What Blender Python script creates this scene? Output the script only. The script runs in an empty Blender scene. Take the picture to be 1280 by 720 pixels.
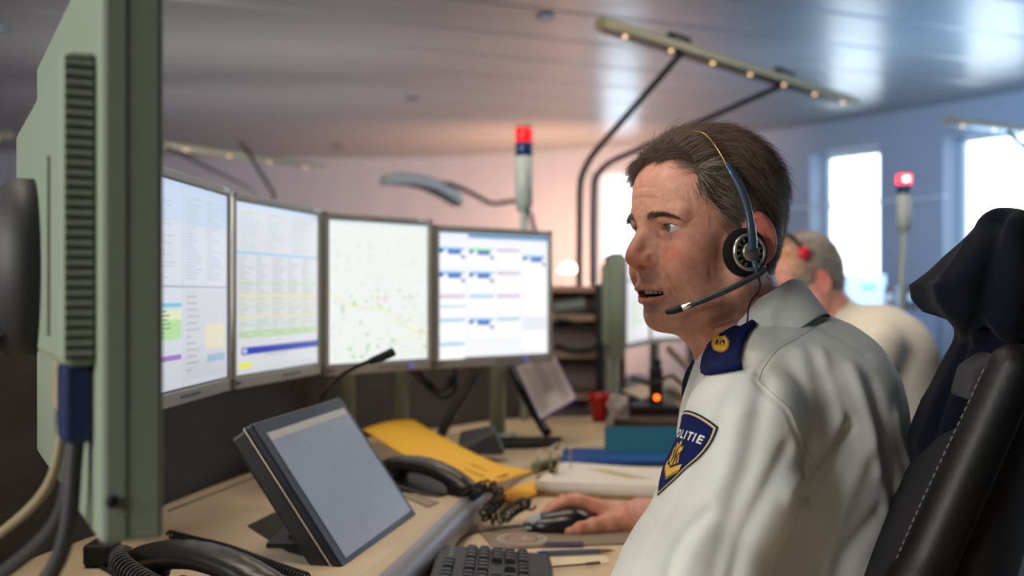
import bpy, bmesh, math, random
import numpy as np
from mathutils import Vector, Matrix
from mathutils.bvhtree import BVHTree
random.seed(7); RNG = np.random.default_rng(11)
SC = bpy.context.scene; COL = SC.collection
# ------------------------------------------------------------------ camera geometry
FPX = 1350.0; CAMZ = 1.15; HOR = 368.0
def P(px, py, Y):
    return Vector(((px-640)/FPX*Y, Y, CAMZ-(py-HOR)/FPX*Y))
def PZ(px, py, z):                      # point of the ray on a horizontal plane z
    Y = (CAMZ-z)*FPX/(py-HOR); return Vector(((px-640)/FPX*Y, Y, z))
def lin(c):
    c = [v/255.0 for v in c[:3]]
    return tuple(((v+0.055)/1.055)**2.4 if v > 0.04045 else v/12.92 for v in c)
# ------------------------------------------------------------------ materials
MATS = {}
def mat(name, rgb, rough=0.5, metal=0.0, spec=0.5, noise=0.0, nscale=20.0, bump=0.0, bscale=200.0, sheen=0.0, coat=0.0, alpha=1.0, trans=0.0, emis=None, estr=0.0, sss=0.0, ior=1.45):
    if name in MATS: return MATS[name]
    m = bpy.data.materials.new(name); m.use_nodes = True
    nt = m.node_tree; b = nt.nodes['Principled BSDF']
    col = lin(rgb)
    b.inputs['Base Color'].default_value = (*col, 1)
    b.inputs['Roughness'].default_value = rough
    b.inputs['Metallic'].default_value = metal
    b.inputs['Specular IOR Level'].default_value = spec
    b.inputs['Sheen Weight'].default_value = sheen
    b.inputs['Coat Weight'].default_value = coat
    b.inputs['Alpha'].default_value = alpha
    b.inputs['Transmission Weight'].default_value = trans
    b.inputs['IOR'].default_value = ior
    if sss:
        b.inputs['Subsurface Weight'].default_value = sss
        b.inputs['Subsurface Radius'].default_value = (1, .35, .2)
        b.inputs['Subsurface Scale'].default_value = .006
    if emis is not None:
        b.inputs['Emission Color'].default_value = (*lin(emis), 1)
        b.inputs['Emission Strength'].default_value = estr
    tc = nt.nodes.new('ShaderNodeTexCoord')
    if noise > 0:
        n = nt.nodes.new('ShaderNodeTexNoise'); n.inputs['Scale'].default_value = nscale; n.inputs['Detail'].default_value = 5
        nt.links.new(tc.outputs['Object'], n.inputs['Vector'])
        r = nt.nodes.new('ShaderNodeMapRange'); r.inputs['From Min'].default_value = .3; r.inputs['From Max'].default_value = .7
        r.inputs['To Min'].default_value = 1-noise; r.inputs['To Max'].default_value = 1+noise
        nt.links.new(n.outputs['Fac'], r.inputs['Value'])
        mx = nt.nodes.new('ShaderNodeMix'); mx.data_type = 'RGBA'; mx.blend_type = 'MULTIPLY'; mx.inputs[0].default_value = 1
        mx.inputs[6].default_value = (*col, 1); nt.links.new(r.outputs['Result'], mx.inputs[7])
        nt.links.new(mx.outputs[2], b.inputs['Base Color'])
    if bump > 0:
        n2 = nt.nodes.new('ShaderNodeTexNoise'); n2.inputs['Scale'].default_value = bscale; n2.inputs['Detail'].default_value = 3
        nt.links.new(tc.outputs['Object'], n2.inputs['Vector'])
        bp = nt.nodes.new('ShaderNodeBump'); bp.inputs['Strength'].default_value = bump; bp.inputs['Distance'].default_value = .002
        nt.links.new(n2.outputs['Fac'], bp.inputs['Height']); nt.links.new(bp.outputs['Normal'], b.inputs['Normal'])
    MATS[name] = m; return m
def attr_mat(name, rough=.5, emission=0.0, sss=0.0, spec=.5, bump=0.0, bscale=300.0, noise=0.0, nscale=60, rgb=None, sheen=0.0):
    """colour comes from the vertex attribute Col (the thing's own colouring)"""
    if name in MATS: return MATS[name]
    m = mat(name, rgb or (128, 128, 128), rough, spec=spec, bump=bump, bscale=bscale, sss=sss, sheen=sheen)
    nt = m.node_tree; b = nt.nodes['Principled BSDF']
    a = nt.nodes.new('ShaderNodeAttribute'); a.attribute_name = 'Col'
    out = a.outputs['Color']
    if noise > 0:
        tc = nt.nodes.new('ShaderNodeTexCoord')
        n = nt.nodes.new('ShaderNodeTexNoise'); n.inputs['Scale'].default_value = nscale; n.inputs['Detail'].default_value = 6
        nt.links.new(tc.outputs['Object'], n.inputs['Vector'])
        r = nt.nodes.new('ShaderNodeMapRange'); r.inputs['From Min'].default_value = .3; r.inputs['From Max'].default_value = .7
        r.inputs['To Min'].default_value = 1-noise; r.inputs['To Max'].default_value = 1+noise
        nt.links.new(n.outputs['Fac'], r.inputs['Value'])
        mx = nt.nodes.new('ShaderNodeMix'); mx.data_type = 'RGBA'; mx.blend_type = 'MULTIPLY'; mx.inputs[0].default_value = 1
        nt.links.new(out, mx.inputs[6]); nt.links.new(r.outputs['Result'], mx.inputs[7]); out = mx.outputs[2]
    if emission > 0:
        b.inputs['Base Color'].default_value = (.02, .02, .02, 1)
        nt.links.new(out, b.inputs['Emission Color']); b.inputs['Emission Strength'].default_value = emission
    else:
        nt.links.new(out, b.inputs['Base Color'])
    return m
# ------------------------------------------------------------------ mesh objects
def fast_mesh(name, V, Fq, smooth=True):
    me = bpy.data.meshes.new(name)
    if isinstance(Fq, np.ndarray):
        n = len(Fq); k = Fq.shape[1]
        me.vertices.add(len(V)); me.vertices.foreach_set('co', np.asarray(V, dtype=np.float32).ravel())
        me.loops.add(n*k); me.loops.foreach_set('vertex_index', Fq.astype(np.int32).ravel())
        me.polygons.add(n); me.polygons.foreach_set('loop_start', np.arange(0, n*k, k, dtype=np.int32))
        try: me.polygons.foreach_set('loop_total', np.full(n, k, dtype=np.int32))
        except Exception: pass
        me.update(calc_edges=True); me.validate()
    else:
        me.from_pydata([tuple(v) for v in V], [], Fq); me.update()
    if smooth: me.polygons.foreach_set('use_smooth', np.ones(len(me.polygons), dtype=bool))
    return me
def link(name, me, mats=None, parent=None):
    o = bpy.data.objects.new(name, me); COL.objects.link(o)
    if mats is not None:
        for m in (mats if isinstance(mats, (list, tuple)) else [mats]): me.materials.append(m)
    if parent is not None:
        o.parent = parent; o.matrix_parent_inverse = world(parent).inverted()
    return o
def world(o):
    m = o.matrix_basis.copy()
    if o.parent is not None: m = world(o.parent) @ o.matrix_parent_inverse @ m
    return m
def tag(o, label, cat, group=None, kind=None):
    if label: o['label'] = label
    if cat: o['category'] = cat
    if group: o['group'] = group
    if kind: o['kind'] = kind
    return o
def thing(name, label, cat, loc=(0, 0, 0), group=None, rot=0.0):
    o = bpy.data.objects.new(name, None); COL.objects.link(o); o.location = Vector(loc); o.rotation_euler = (0, 0, rot)
    o.empty_display_size = .05
    return tag(o, label, cat, group)
def structure(o): o['kind'] = 'structure'; return o
def copy_tree(o, parent=None):
    c = o.copy(); COL.objects.link(c)
    if parent is not None: c.parent = parent
    for ch in o.children: copy_tree(ch, c)
    return c
class MB:
    """collects shapes for ONE mesh object"""
    def __init__(s): s.v = []; s.f = []; s.m = []; s.sm = []
    def add(s, verts, faces, mi=0, M=None, smooth=False):
        n = len(s.v)
        for v in verts: s.v.append((M @ Vector(v)) if M is not None else Vector(v))
        for f in faces: s.f.append([i+n for i in f]); s.m.append(mi); s.sm.append(smooth)
        return s
    def box(s, c, d, M=None, mi=0, bevel=0.0):
        x, y, z = c; a, b, e = d[0]/2, d[1]/2, d[2]/2
        bm = bmesh.new(); bmesh.ops.create_cube(bm, size=1.0)
        for v in bm.verts: v.co = Vector((x+v.co.x*2*a, y+v.co.y*2*b, z+v.co.z*2*e))
        if bevel > 0: bmesh.ops.bevel(bm, geom=bm.edges[:], offset=min(bevel, a*.95, b*.95, e*.95), segments=3, profile=.5, affect='EDGES')
        bm.verts.index_update()
        s.add([v.co for v in bm.verts], [[v.index for v in f.verts] for f in bm.faces], mi, M, smooth=False)
        bm.free(); return s
    def quad(s, a, b, c, d, mi=0): return s.add([a, b, c, d], [[0, 1, 2, 3]], mi)
    def tube(s, pts, r, n=10, mi=0, M=None, caps=True, flat=1.0):
        pts = [Vector(p) for p in pts]; rr = r if isinstance(r, (list, tuple)) else [r]*len(pts)
        V = []; F_ = []; up = None
        for i, p in enumerate(pts):
            t = (pts[min(i+1, len(pts)-1)]-pts[max(i-1, 0)]).normalized()
            if up is None:
                up = Vector((0, 0, 1)) if abs(t.z) < .9 else Vector((1, 0, 0))
            side = t.cross(up).normalized(); up = side.cross(t).normalized()
            for k in range(n):
                a = 2*math.pi*k/n; V.append(p+side*math.cos(a)*rr[i]+up*math.sin(a)*rr[i]*flat)
        for i in range(len(pts)-1):
            for k in range(n):
                F_.append([i*n+k, i*n+(k+1) % n, (i+1)*n+(k+1) % n, (i+1)*n+k])
        s.add(V, F_, mi, M, smooth=True)
        if caps:
            s.add(V[:n][::-1], [list(range(n))], mi, M); s.add(V[-n:], [list(range(n))], mi, M)
        return s
    def lathe(s, prof, c=(0, 0, 0), n=28, mi=0, M=None):
        V = []; F_ = []
        for (r, z) in prof:
            for k in range(n):
                a = 2*math.pi*k/n; V.append(Vector((c[0]+r*math.cos(a), c[1]+r*math.sin(a), c[2]+z)))
        for i in range(len(prof)-1):
            for k in range(n): F_.append([i*n+k, i*n+(k+1) % n, (i+1)*n+(k+1) % n, (i+1)*n+k])
        if prof[0][0] > 1e-5: F_.append(list(range(n))[::-1])
        if prof[-1][0] > 1e-5: F_.append([(len(prof)-1)*n+k for k in range(n)])
        s.add(V, F_, mi, M, smooth=True); return s
    def prism(s, pts, z0, z1, M=None, mi=0):
        n = len(pts); V = [(p[0], p[1], z0) for p in pts]+[(p[0], p[1], z1) for p in pts]
        F_ = [[i, (i+1) % n, (i+1) % n+n, i+n] for i in range(n)]+[list(range(n))[::-1], [i+n for i in range(n)]]
        return s.add(V, F_, mi, M)
    def build(s, name, mats, parent=None, bevel=0.0, seg=2, autos=True):
        me = bpy.data.meshes.new(name); me.from_pydata([tuple(v) for v in s.v], [], s.f)
        for p, mi, sm in zip(me.polygons, s.m, s.sm): p.material_index = mi; p.use_smooth = sm
        me.update()
        bm = bmesh.new(); bm.from_mesh(me); bmesh.ops.recalc_face_normals(bm, faces=bm.faces[:]); bm.to_mesh(me); bm.free()
        o = link(name, me, mats, parent)
        if bevel > 0:
            md = o.modifiers.new('Bevel', 'BEVEL'); md.width = bevel; md.segments = seg; md.limit_method = 'ANGLE'; md.angle_limit = .6
        return o
def smooth_path(pts, n=8):
    """Catmull-Rom through the points"""
    p = [Vector(q) for q in pts]; out = []
    for i in range(len(p)-1):
        a = p[i-1] if i > 0 else p[i]*2-p[i+1]; b = p[i]; c = p[i+1]; d = p[i+2] if i+2 < len(p) else p[i+1]*2-p[i]
        for k in range(n):
            t = k/n; out.append(.5*((2*b)+(c-a)*t+(2*a-5*b+4*c-d)*t*t+(3*b-a-3*c+d)*t**3))
    out.append(p[-1]); return out
def coil_path(pts, r, turns, n=14):
    sp = smooth_path(pts, 12); L = [0]
    for i in range(1, len(sp)): L.append(L[-1]+(sp[i]-sp[i-1]).length)
    N = turns*n; out = []; up = Vector((0, 0, 1)); j = 0
    for k in range(N+1):
        s_ = L[-1]*k/N
        while j < len(L)-2 and L[j+1] < s_: j += 1
        f = (s_-L[j])/max(1e-9, L[j+1]-L[j]); p = sp[j].lerp(sp[j+1], f); t = (sp[j+1]-sp[j]).normalized()
        sd = t.cross(up)
        if sd.length < 1e-3: sd = Vector((1, 0, 0))
        sd.normalize(); u2 = sd.cross(t).normalized(); a = 2*math.pi*k/n
        out.append(p+sd*math.cos(a)*r+u2*math.sin(a)*r)
    return out
# ------------------------------------------------------------------ signed-distance modelling
class SDF:
    def __init__(s, lo, hi, h):
        s.lo = np.array(lo, float); s.h = h
        s.ax = [np.arange(lo[i], hi[i]+h, h, dtype=np.float32) for i in range(3)]
        s.d = np.full([len(a) for a in s.ax], .5, dtype=np.float32)
    def sl(s, lo, hi):
        out = []
        for i in range(3):
            a = max(0, int((lo[i]-s.lo[i])/s.h)-1); b = min(len(s.ax[i]), int((hi[i]-s.lo[i])/s.h)+3)
            if b <= a: return None
            out.append(slice(a, b))
        return tuple(out)
    def grid(s, q): return s.ax[0][q[0]][:, None, None], s.ax[1][q[1]][None, :, None], s.ax[2][q[2]][None, None, :]
    def comb(s, q, e, k, mode):
        d = s.d[q]
        if mode == 'add':
            if k > 0:
                h = np.maximum(k-np.abs(d-e), 0)/k; s.d[q] = np.minimum(d, e)-h*h*k*.25
            else: s.d[q] = np.minimum(d, e)
        else:
            e = -e
            if k > 0:
                h = np.maximum(k-np.abs(d-e), 0)/k; s.d[q] = np.maximum(d, e)+h*h*k*.25
            else: s.d[q] = np.maximum(d, e)
    def ell(s, c, r, k=.01, R=None, mode='add'):
        m = max(r)+k+.012 if R is not None else None
        pad = k+.012
        if R is None: lo = [c[i]-r[i]-pad for i in range(3)]; hi = [c[i]+r[i]+pad for i in range(3)]
        else: lo = [c[i]-m for i in range(3)]; hi = [c[i]+m for i in range(3)]
        q = s.sl(lo, hi)
        if q is None: return
        X, Y, Z = s.grid(q); x = X-c[0]; y = Y-c[1]; z = Z-c[2]
        if R is not None:
            R = np.array(R)      # columns = local axes
            x, y, z = (x*R[0, 0]+y*R[1, 0]+z*R[2, 0]), (x*R[0, 1]+y*R[1, 1]+z*R[2, 1]), (x*R[0, 2]+y*R[1, 2]+z*R[2, 2])
        k0 = np.sqrt((x/r[0])**2+(y/r[1])**2+(z/r[2])**2); k1 = np.sqrt((x/r[0]**2)**2+(y/r[1]**2)**2+(z/r[2]**2)**2)+1e-9
        s.comb(q, k0*(k0-1)/k1, k, mode)
    def cap(s, a, b, r1, r2=None, k=.01, mode='add'):
        r2 = r1 if r2 is None else r2; a = np.array(a, float); b = np.array(b, float); rm = max(r1, r2)+k+.012
        q = s.sl(np.minimum(a, b)-rm, np.maximum(a, b)+rm)
        if q is None: return
        X, Y, Z = s.grid(q); ba = b-a; L2 = float(ba@ba)+1e-12
        t = np.clip(((X-a[0])*ba[0]+(Y-a[1])*ba[1]+(Z-a[2])*ba[2])/L2, 0, 1)
        d = np.sqrt((X-a[0]-t*ba[0])**2+(Y-a[1]-t*ba[1])**2+(Z-a[2]-t*ba[2])**2)-(r1+(r2-r1)*t)
        s.comb(q, d, k, mode)
    def chain(s, pts, rs, k=.01, mode='add'):
        for i in range(len(pts)-1): s.cap(pts[i], pts[i+1], rs[i], rs[i+1], k, mode)
    def fn(s, lo, hi, f, k=0.0, mode='add'):
        q = s.sl(lo, hi)
        if q is None: return
        X, Y, Z = s.grid(q); s.comb(q, f(X, Y, Z).astype(np.float32), k, mode)
    def mesh(s):
        d = s.d; S = d < 0
        c = np.zeros([n-1 for n in d.shape], dtype=np.int8)
        cor = [(i, j, k) for i in (0, 1) for j in (0, 1) for k in (0, 1)]
        n0, n1, n2 = d.shape
        for (i, j, k) in cor: c += S[i:n0-1+i, j:n1-1+j, k:n2-1+k]
        act = (c > 0) & (c < 8); ijk = np.argwhere(act); ids = np.full(act.shape, -1, dtype=np.int32); ids[act] = np.arange(len(ijk))
        vals = {q: d[ijk[:, 0]+q[0], ijk[:, 1]+q[1], ijk[:, 2]+q[2]] for q in cor}
        acc = np.zeros((len(ijk), 3)); cnt = np.zeros(len(ijk))
        for a in cor:
            for x in range(3):
                if a[x] == 0:
                    b = list(a); b[x] = 1; b = tuple(b); va, vb = vals[a], vals[b]; m = (va < 0) != (vb < 0)
                    t = np.where(m, va/np.where(m, va-vb, 1), 0); p = np.array(a, float)[None, :].repeat(len(ijk), 0); p[:, x] += t
                    acc += p*m[:, None]; cnt += m
        V = s.lo+s.h*(ijk+acc/cnt[:, None])
        Q = []
        for ax in range(3):
            u, w = (ax+1) % 3, (ax+2) % 3
            A = [slice(None)]*3; B = [slice(None)]*3; A[ax] = slice(0, -1); B[ax] = slice(1, None)
            sa = S[tuple(A)]; E = np.argwhere(sa != S[tuple(B)])
            ok = (E[:, u] > 0) & (E[:, w] > 0) & (E[:, u] < d.shape[u]-1) & (E[:, w] < d.shape[w]-1); E = E[ok]
            ins = sa[E[:, 0], E[:, 1], E[:, 2]]
            def cell(du, dw):
                e = E.copy(); e[:, u] += du; e[:, w] += dw; return ids[e[:, 0], e[:, 1], e[:, 2]]
            qd = np.stack([cell(-1, -1), cell(0, -1), cell(0, 0), cell(-1, 0)], 1)
            qd[~ins] = qd[~ins][:, ::-1]; Q.append(qd)
        Q = np.concatenate(Q); Q = Q[(Q >= 0).all(1)]
        return V, Q
def vnormals(V, Q):
    n = np.cross(V[Q[:, 2]]-V[Q[:, 0]], V[Q[:, 3]]-V[Q[:, 1]]); N = np.zeros_like(V)
    for k in range(4): np.add.at(N, Q[:, k], n)
    return N/(np.linalg.norm(N, axis=1)[:, None]+1e-12)
def lap(V, Q, it=1, lam=.5):
    for _ in range(it):
        A = np.zeros_like(V); c = np.zeros(len(V))
        for k in range(4):
            np.add.at(A, Q[:, k], V[Q[:, (k+1) % 4]]); np.add.at(c, Q[:, k], 1)
            np.add.at(A, Q[:, k], V[Q[:, (k+3) % 4]]); np.add.at(c, Q[:, k], 1)
        V = V+lam*(A/np.maximum(c, 1)[:, None]-V)
    return V
def seg_dist(V, pts):
    best = np.full(len(V), 9.0)
    pts = [np.array(p, float) for p in pts]
    for a, b in zip(pts[:-1], pts[1:]):
        ba = b-a; t = np.clip(((V-a)@ba)/(ba@ba+1e-12), 0, 1); best = np.minimum(best, np.linalg.norm(V-a-t[:, None]*ba, axis=1))
    return best
def set_col(me, C, name='Col'):
    a = me.color_attributes.new(name, 'FLOAT_COLOR', 'POINT'); A = np.ones((len(C), 4), dtype=np.float32); A[:, :3] = C; a.data.foreach_set('color', A.ravel())
def bvh_of(V, Q): return BVHTree.FromPolygons([Vector(v) for v in V], [list(map(int, q)) for q in Q])
def text_mesh(body, size, spacing=1.0, ext=0.0, bold=0.0):
    cu = bpy.data.curves.new('t', 'FONT'); cu.body = body; cu.size = size; cu.align_x = 'CENTER'; cu.align_y = 'CENTER'; cu.space_character = spacing
    cu.offset = bold; cu.resolution_u = 3
    o = bpy.data.objects.new('t', cu); COL.objects.link(o); bpy.context.view_layer.update()
    me = o.to_mesh(); V = [v.co.copy() for v in me.vertices]; F_ = [list(p.vertices) for p in me.polygons]
    o.to_mesh_clear(); bpy.data.objects.remove(o); bpy.data.curves.remove(cu); return V, F_
# ------------------------------------------------------------------ heads
def head_sdf(h, neck_to, with_ears=True):
    """head in its own frame: +x face, +y its left, z=0 eye line"""
    S = SDF((-.135, -.125, -.24), (.142, .125, .135), h)
    S.ell((.000, 0, .030), (.093, .0755, .083), .0)
    S.ell((-.028, 0, .022), (.066, .070, .070), .02)
    S.ell((.036, 0, .035), (.055, .062, .058), .02)
    S.ell((.044, 0, -.035), (.048, .059, .075), .025)
    for s in (-1, 1):
        S.ell((.060, s*.0465, -.030), (.024, .0185, .018), .018)
        S.chain([(.004, s*.058, -.030), (.008, s*.055, -.080), (.043, s*.040, -.100), (.074, s*.013, -.107)], [.014, .0150, .013, .011], .02)
        S.ell((.056, s*.039, -.064), (.028, .018, .026), .02)
        S.ell((.040, s*.047, -.088), (.022, .012, .018), .018)
        S.cap((.088, s*.010, .015), (.075, s*.047, .013), .0085, .008, .014)
    S.ell((.045, 0, -.080), (.045, .046, .030), .02)
    S.ell((.066, 0, -.064), (.031, .031, .030), .018)
    S.ell((.0750, 0, -.1045), (.0180, .023, .0150), .012)
    S.ell((.045, 0, -.114), (.042, .034, .016), .02)
    # neck
    nt = np.array(neck_to)
    S.cap((-.022, 0, -.055), nt, .056, .060, .03)
    S.cap((.012, 0, -.10), nt+np.array([.02, 0, 0]), .040, .046, .03)
    for s in (-1, 1): S.cap((-.02, s*.055, -.05), nt+np.array([.045, -s*.035, 0]), .013, .013, .02)
    # eye sockets
    for s in (-1, 1):
        S.ell((.0955, s*.0350, -.0035), (.0190, .0225, .0125), .010, mode='sub')
    # nose
    S.cap((.0865, 0, .006), (.1120, 0, -.028), .0065, .0080, .012)
    S.cap((.0895, 0, .001), (.1065, 0, -.0225), .0078, .0086, .008)
    S.ell((.1120, 0, -.0340), (.0102, .0092, .0086), .008)
    for s in (-1, 1):
        S.cap((.086, s*.007, -.008), (.094, s*.011, -.036), .0075, .0080, .010)
        S.ell((.0990, s*.0115, -.0385), (.0115, .0060, .0072), .007)
    for s in (-1, 1): S.cap((.1100, s*.003, -.0370), (.0990, s*.0100, -.0390), .0085, .0070, .006)
    S.cap((.103, 0, -.045), (.0985, 0, -.062), .006, .0045, .008)
    for s in (-1, 1): S.ell((.1060, s*.0080, -.0470), (.0075, .0036, .0045), .002, mode='sub')
    # lips
    up = [(.1025, 0, -.0705), (.1005, .010, -.0705), (.0950, .020, -.0730), (.0855, .0295, -.0765)]
    lo = [(.0975, 0, -.0880), (.0955, .010, -.0875), (.0905, .019, -.0845), (.0850, .0285, -.0785)]
    for s in (-1, 1):
        S.chain([(x, s*y, z) for x, y, z in up], [.0048, .0046, .0040, .0028], .005)
        S.chain([(x, s*y, z) for x, y, z in lo], [.0058, .0056, .0045, .0028], .005)
    S.ell((.095, 0, -.0793), (.0200, .0275, .0046), .002, mode='sub')
    S.ell((.079, 0, -.0793), (.0180, .0200, .0082), .001, mode='sub')
    # groove of the chin and the nasolabial folds
    S.cap((.0955, -.012, -.0965), (.0955, .012, -.0965), .003, .003, .008, mode='sub')
    for s in (-1, 1):
        S.ell((.070, s*.040, -.052), (.020, .016, .020), .012)
        S.chain([(.1010, s*.0200, -.0360), (.0965, s*.0280, -.0500), (.0915, s*.0335, -.0640), (.0850, s*.0375, -.0780), (.0780, s*.0390, -.0900)], [.0022, .0030, .0030, .0024, .0012], .005, mode='sub')
        S.ell((.0560, s*.0470, -.080), (.016, .010, .020), .010)
    # lids and apertures
    for s in (-1, 1):
        c = (.0715, s*.0325, -.0010)
        S.ell(c, (.0146, .0148, .0138), .003)
        S.chain([(.0790, s*.0200, -.0095), (.0785, s*.0310, -.0145), (.0725, s*.0440, -.0120)], [.0035, .0042, .0038], .006)   # bags
        S.chain([(.0850, s*.0200, .0090), (.0845, s*.0320, .0105), (.0750, s*.0470, .0050)], [.0045, .0050, .0050], .005)     # brow skin over the lid
        def ap(X, Y, Z, c=c, s=s):
            u = (Y-c[1])*s; v = Z-c[2]+.0008
            w = np.clip(1-(u/.0146)**2, 0, 1)**.6
            top = .0052*w+.0006*u/.0146; bot = -.0052*w
            rr = np.sqrt((X-c[0])**2+(Y-c[1])**2+(Z-c[2])**2)
            return np.maximum(np.maximum(np.maximum(v-top, bot-v)*.8, np.abs(u)-.0146), np.maximum(.0124-rr, .0705-X))
        S.fn((.072, min(s*.015, s*.049), -.012), (.10, max(s*.015, s*.049), .012), ap, .0008, 'sub')
    if with_ears:
        for s in (-1, 1):
            a = .45
            fx = np.array([-math.cos(a), s*math.sin(a), .12]); fx /= np.linalg.norm(fx); nz = np.array([0, 0, 1.0]); nz -= fx*(nz@fx); nz /= np.linalg.norm(nz); ny = np.cross(nz, fx)
            R = np.stack([fx, ny, nz], 1)
            base = np.array([-.004, s*.0715, -.024])
            def L(u, v, w=0): return base+fx*u+nz*v+ny*w
            S.ell(L(.013, .002), (.016, .0050, .027), .005, R)
            rim = [L(.013+.0165*math.sin(q)-.003*(q > 2.2)*(q-2.2), .001+.028*math.cos(q)) for q in np.linspace(-1.1, 3.3, 22)]
            S.chain(rim, [.0034+.0010*math.sin(3.1*i/21) for i in range(22)], .004)
            S.ell(L(.012, -.001, -s*.004*-1), (.009, .004, .012), .003, R, mode='sub')
    return S
def skin_colour(V, tone, rosy):
    C = np.tile(np.array(lin(tone)), (len(V), 1))
    def blob(c, r, col, a):
        d = np.sqrt((((V-np.array(c))/np.array(r))**2).sum(1)); w = np.clip(1.3-d, 0, 1)*a; w = (w*w*(3-2*w))[:, None]
        C[:] = C*(1-w)+np.array(lin(col))*w
    for s in (-1, 1):
        blob((.075, s*.045, -.035), (.035, .025, .025), rosy, .65)
        blob((-.01, s*.085, -.01), (.03, .02, .04), (206, 116, 98), .9)
        blob((.085, s*.033, -.012), (.02, .018, .010), (168, 108, 92), .5)
    blob((.112, 0, -.038), (.02, .02, .018), (205, 116, 96), .8)
    # beard shadow
    blob((.075, 0, -.095), (.05, .055, .035), (160, 118, 104), .75)
    blob((.100, 0, -.058), (.02, .03, .010), (160, 118, 104), .7)
    # lips
    for pts, r in (([(.104, 0, -.071), (.101, .010, -.071), (.0955, .020, -.0735), (.0900, .0255, -.0755)], .0055), ([(.099, 0, -.087), (.097, .010, -.087), (.092, .019, -.0845), (.0890, .0245, -.0810)], .0065)):
        for s in (-1, 1):
            d = seg_dist(V, [(x, s*y, z) for x, y, z in pts]); w = np.clip(2.2-2.2*d/r, 0, 1)[:, None]*.8; C[:] = C*(1-w)+np.array(lin((178, 92, 86)))*w
    ins = ((V[:, 0] < .098) & (V[:, 0] > .06) & (np.abs(V[:, 1]) < .024) & (V[:, 2] < -.0735) & (V[:, 2] > -.088) & (V[:, 0] < .0935-np.abs(V[:, 1])*.35))
    C[ins] = lin((95, 35, 32))
    return C
def head_matrix(C, yaw, pitch, roll=0.0, scale=1.0, zs=1.0, xs=1.0):
    """yaw: degrees the face turns from -x towards the camera (-y)"""
    a = math.radians(yaw); p = math.radians(pitch)
    Fv = Vector((-math.cos(a), -math.sin(a), 0)); U = Vector((0, 0, 1))
    F2 = Fv*math.cos(p)-U*math.sin(p); U2 = U*math.cos(p)+Fv*math.sin(p); L = U2.cross(F2)
    if roll: 
        q = Matrix.Rotation(math.radians(roll), 3, F2); L = q @ L; U2 = q @ U2
    M = Matrix(((F2.x, L.x, U2.x), (F2.y, L.y, U2.y), (F2.z, L.z, U2.z))).to_4x4()
    return Matrix.Translation(C) @ M @ Matrix.Diagonal((scale*xs, scale, scale*zs, 1))
def xf(M, V):
    A = np.array(M); return V@A[:3, :3].T+A[:3, 3]
EYE_C = [(.0715, .0325, -.0010), (.0715, -.0325, -.0010)]
def eyeball(parent, M, c, gaze):
    """sphere with iris and pupil modelled as bands around the gaze direction"""
    g = np.array(gaze, float); g /= np.linalg.norm(g); r = .0127
    n, m = 28, 40; u = np.cross([0, 0, 1.0], g); u /= np.linalg.norm(u); w = np.cross(g, u)
    V = [g*r]; 
    for i in range(1, n):
        th = math.pi*i/n
        th = (th/math.pi)**1.5*math.pi
        for k in range(m):
            a = 2*math.pi*k/m; rr = r*(1.03 if th < .45 else 1.0)
            V.append((g*math.cos(th)+(u*math.cos(a)+w*math.sin(a))*math.sin(th))*rr)
    V.append(-g*r); F_ = [[0, 1+k, 1+(k+1) % m] for k in range(m)]
    for i in range(n-2):
        for k in range(m): F_.append([1+i*m+k, 1+(i+1)*m+k, 1+(i+1)*m+(k+1) % m, 1+i*m+(k+1) % m])
    L_ = len(V)-1; F_ += [[L_, 1+(n-2)*m+(k+1) % m, 1+(n-2)*m+k] for k in range(m)]
    A = np.array(V); ang = np.arccos(np.clip((A/np.linalg.norm(A, axis=1)[:, None])@g, -1, 1))
    C = np.tile(np.array(lin((206, 196, 190))), (len(A), 1)); C[ang < .50] = lin((92, 104, 106)); C[(ang < .50) & (ang > .41)] = lin((44, 52, 56)); C[ang < .20] = lin((8, 8, 10))
    me = fast_mesh('eyeball', xf(M, A+np.array(c)), F_); set_col(me, C)
    return link('eyeball', me, attr_mat('eye_surface', rough=.06, spec=.8), parent)
def strands(roots, normals, dirs, length, seg, width, lift, noise, centre, radii, grav=0.0, curl=0.0, back=None):
    """short hairs as thin three-sided tubes, kept outside the skull ellipsoid"""
    n = len(roots); p = roots.copy(); path = [p.copy()]; d = dirs+normals*lift[:, None]; d /= np.linalg.norm(d, axis=1)[:, None]
    nz = RNG.normal(0, 1, (n, 3))*noise; step = length/seg; c = np.array(centre); r = np.array(radii)
    for i in range(seg):
        dd = d+nz*(.4+.6*i/seg); nn = (p-c)/r**2; nn /= np.linalg.norm(nn, axis=1)[:, None]
        tang = dirs-nn*(dirs*nn).sum(1)[:, None]; dd = dd*.6+tang*.5*(i/seg)+np.array([0, 0, -grav])*i/seg
        dd /= np.linalg.norm(dd, axis=1)[:, None]; p = p+dd*step[:, None]
        k = np.linalg.norm((p-c)/r, axis=1); m = k < 1.0; p[m] = c+(p[m]-c)/k[m][:, None]*1.0
        path.append(p.copy()); d = dd
    path = np.stack(path, 1); S = seg+1
    t = np.gradient(path, axis=1); t /= np.linalg.norm(t, axis=2)[:, :, None]+1e-12
    ref = normals[:, None, :].repeat(S, 1); a = np.cross(t, ref); a /= np.linalg.norm(a, axis=2)[:, :, None]+1e-12; b = np.cross(t, a)
    w = (width[:, None]*np.linspace(1, .25, S)[None, :])[:, :, None]
    ring = [path+(a*math.cos(q)+b*math.sin(q))*w for q in (0, 2.094, 4.189)]
    V = np.stack(ring, 2).reshape(-1, 3)
    base = (np.arange(n)*S*3)[:, None, None]; i0 = (np.arange(seg)*3)[None, :, None]; k = np.arange(3)[None, None, :]
    A = base+i0+k; B = base+i0+(k+1) % 3; Q = np.stack([A, B, B+3, A+3], -1).reshape(-1, 4)
    return V, Q, S*3
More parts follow.
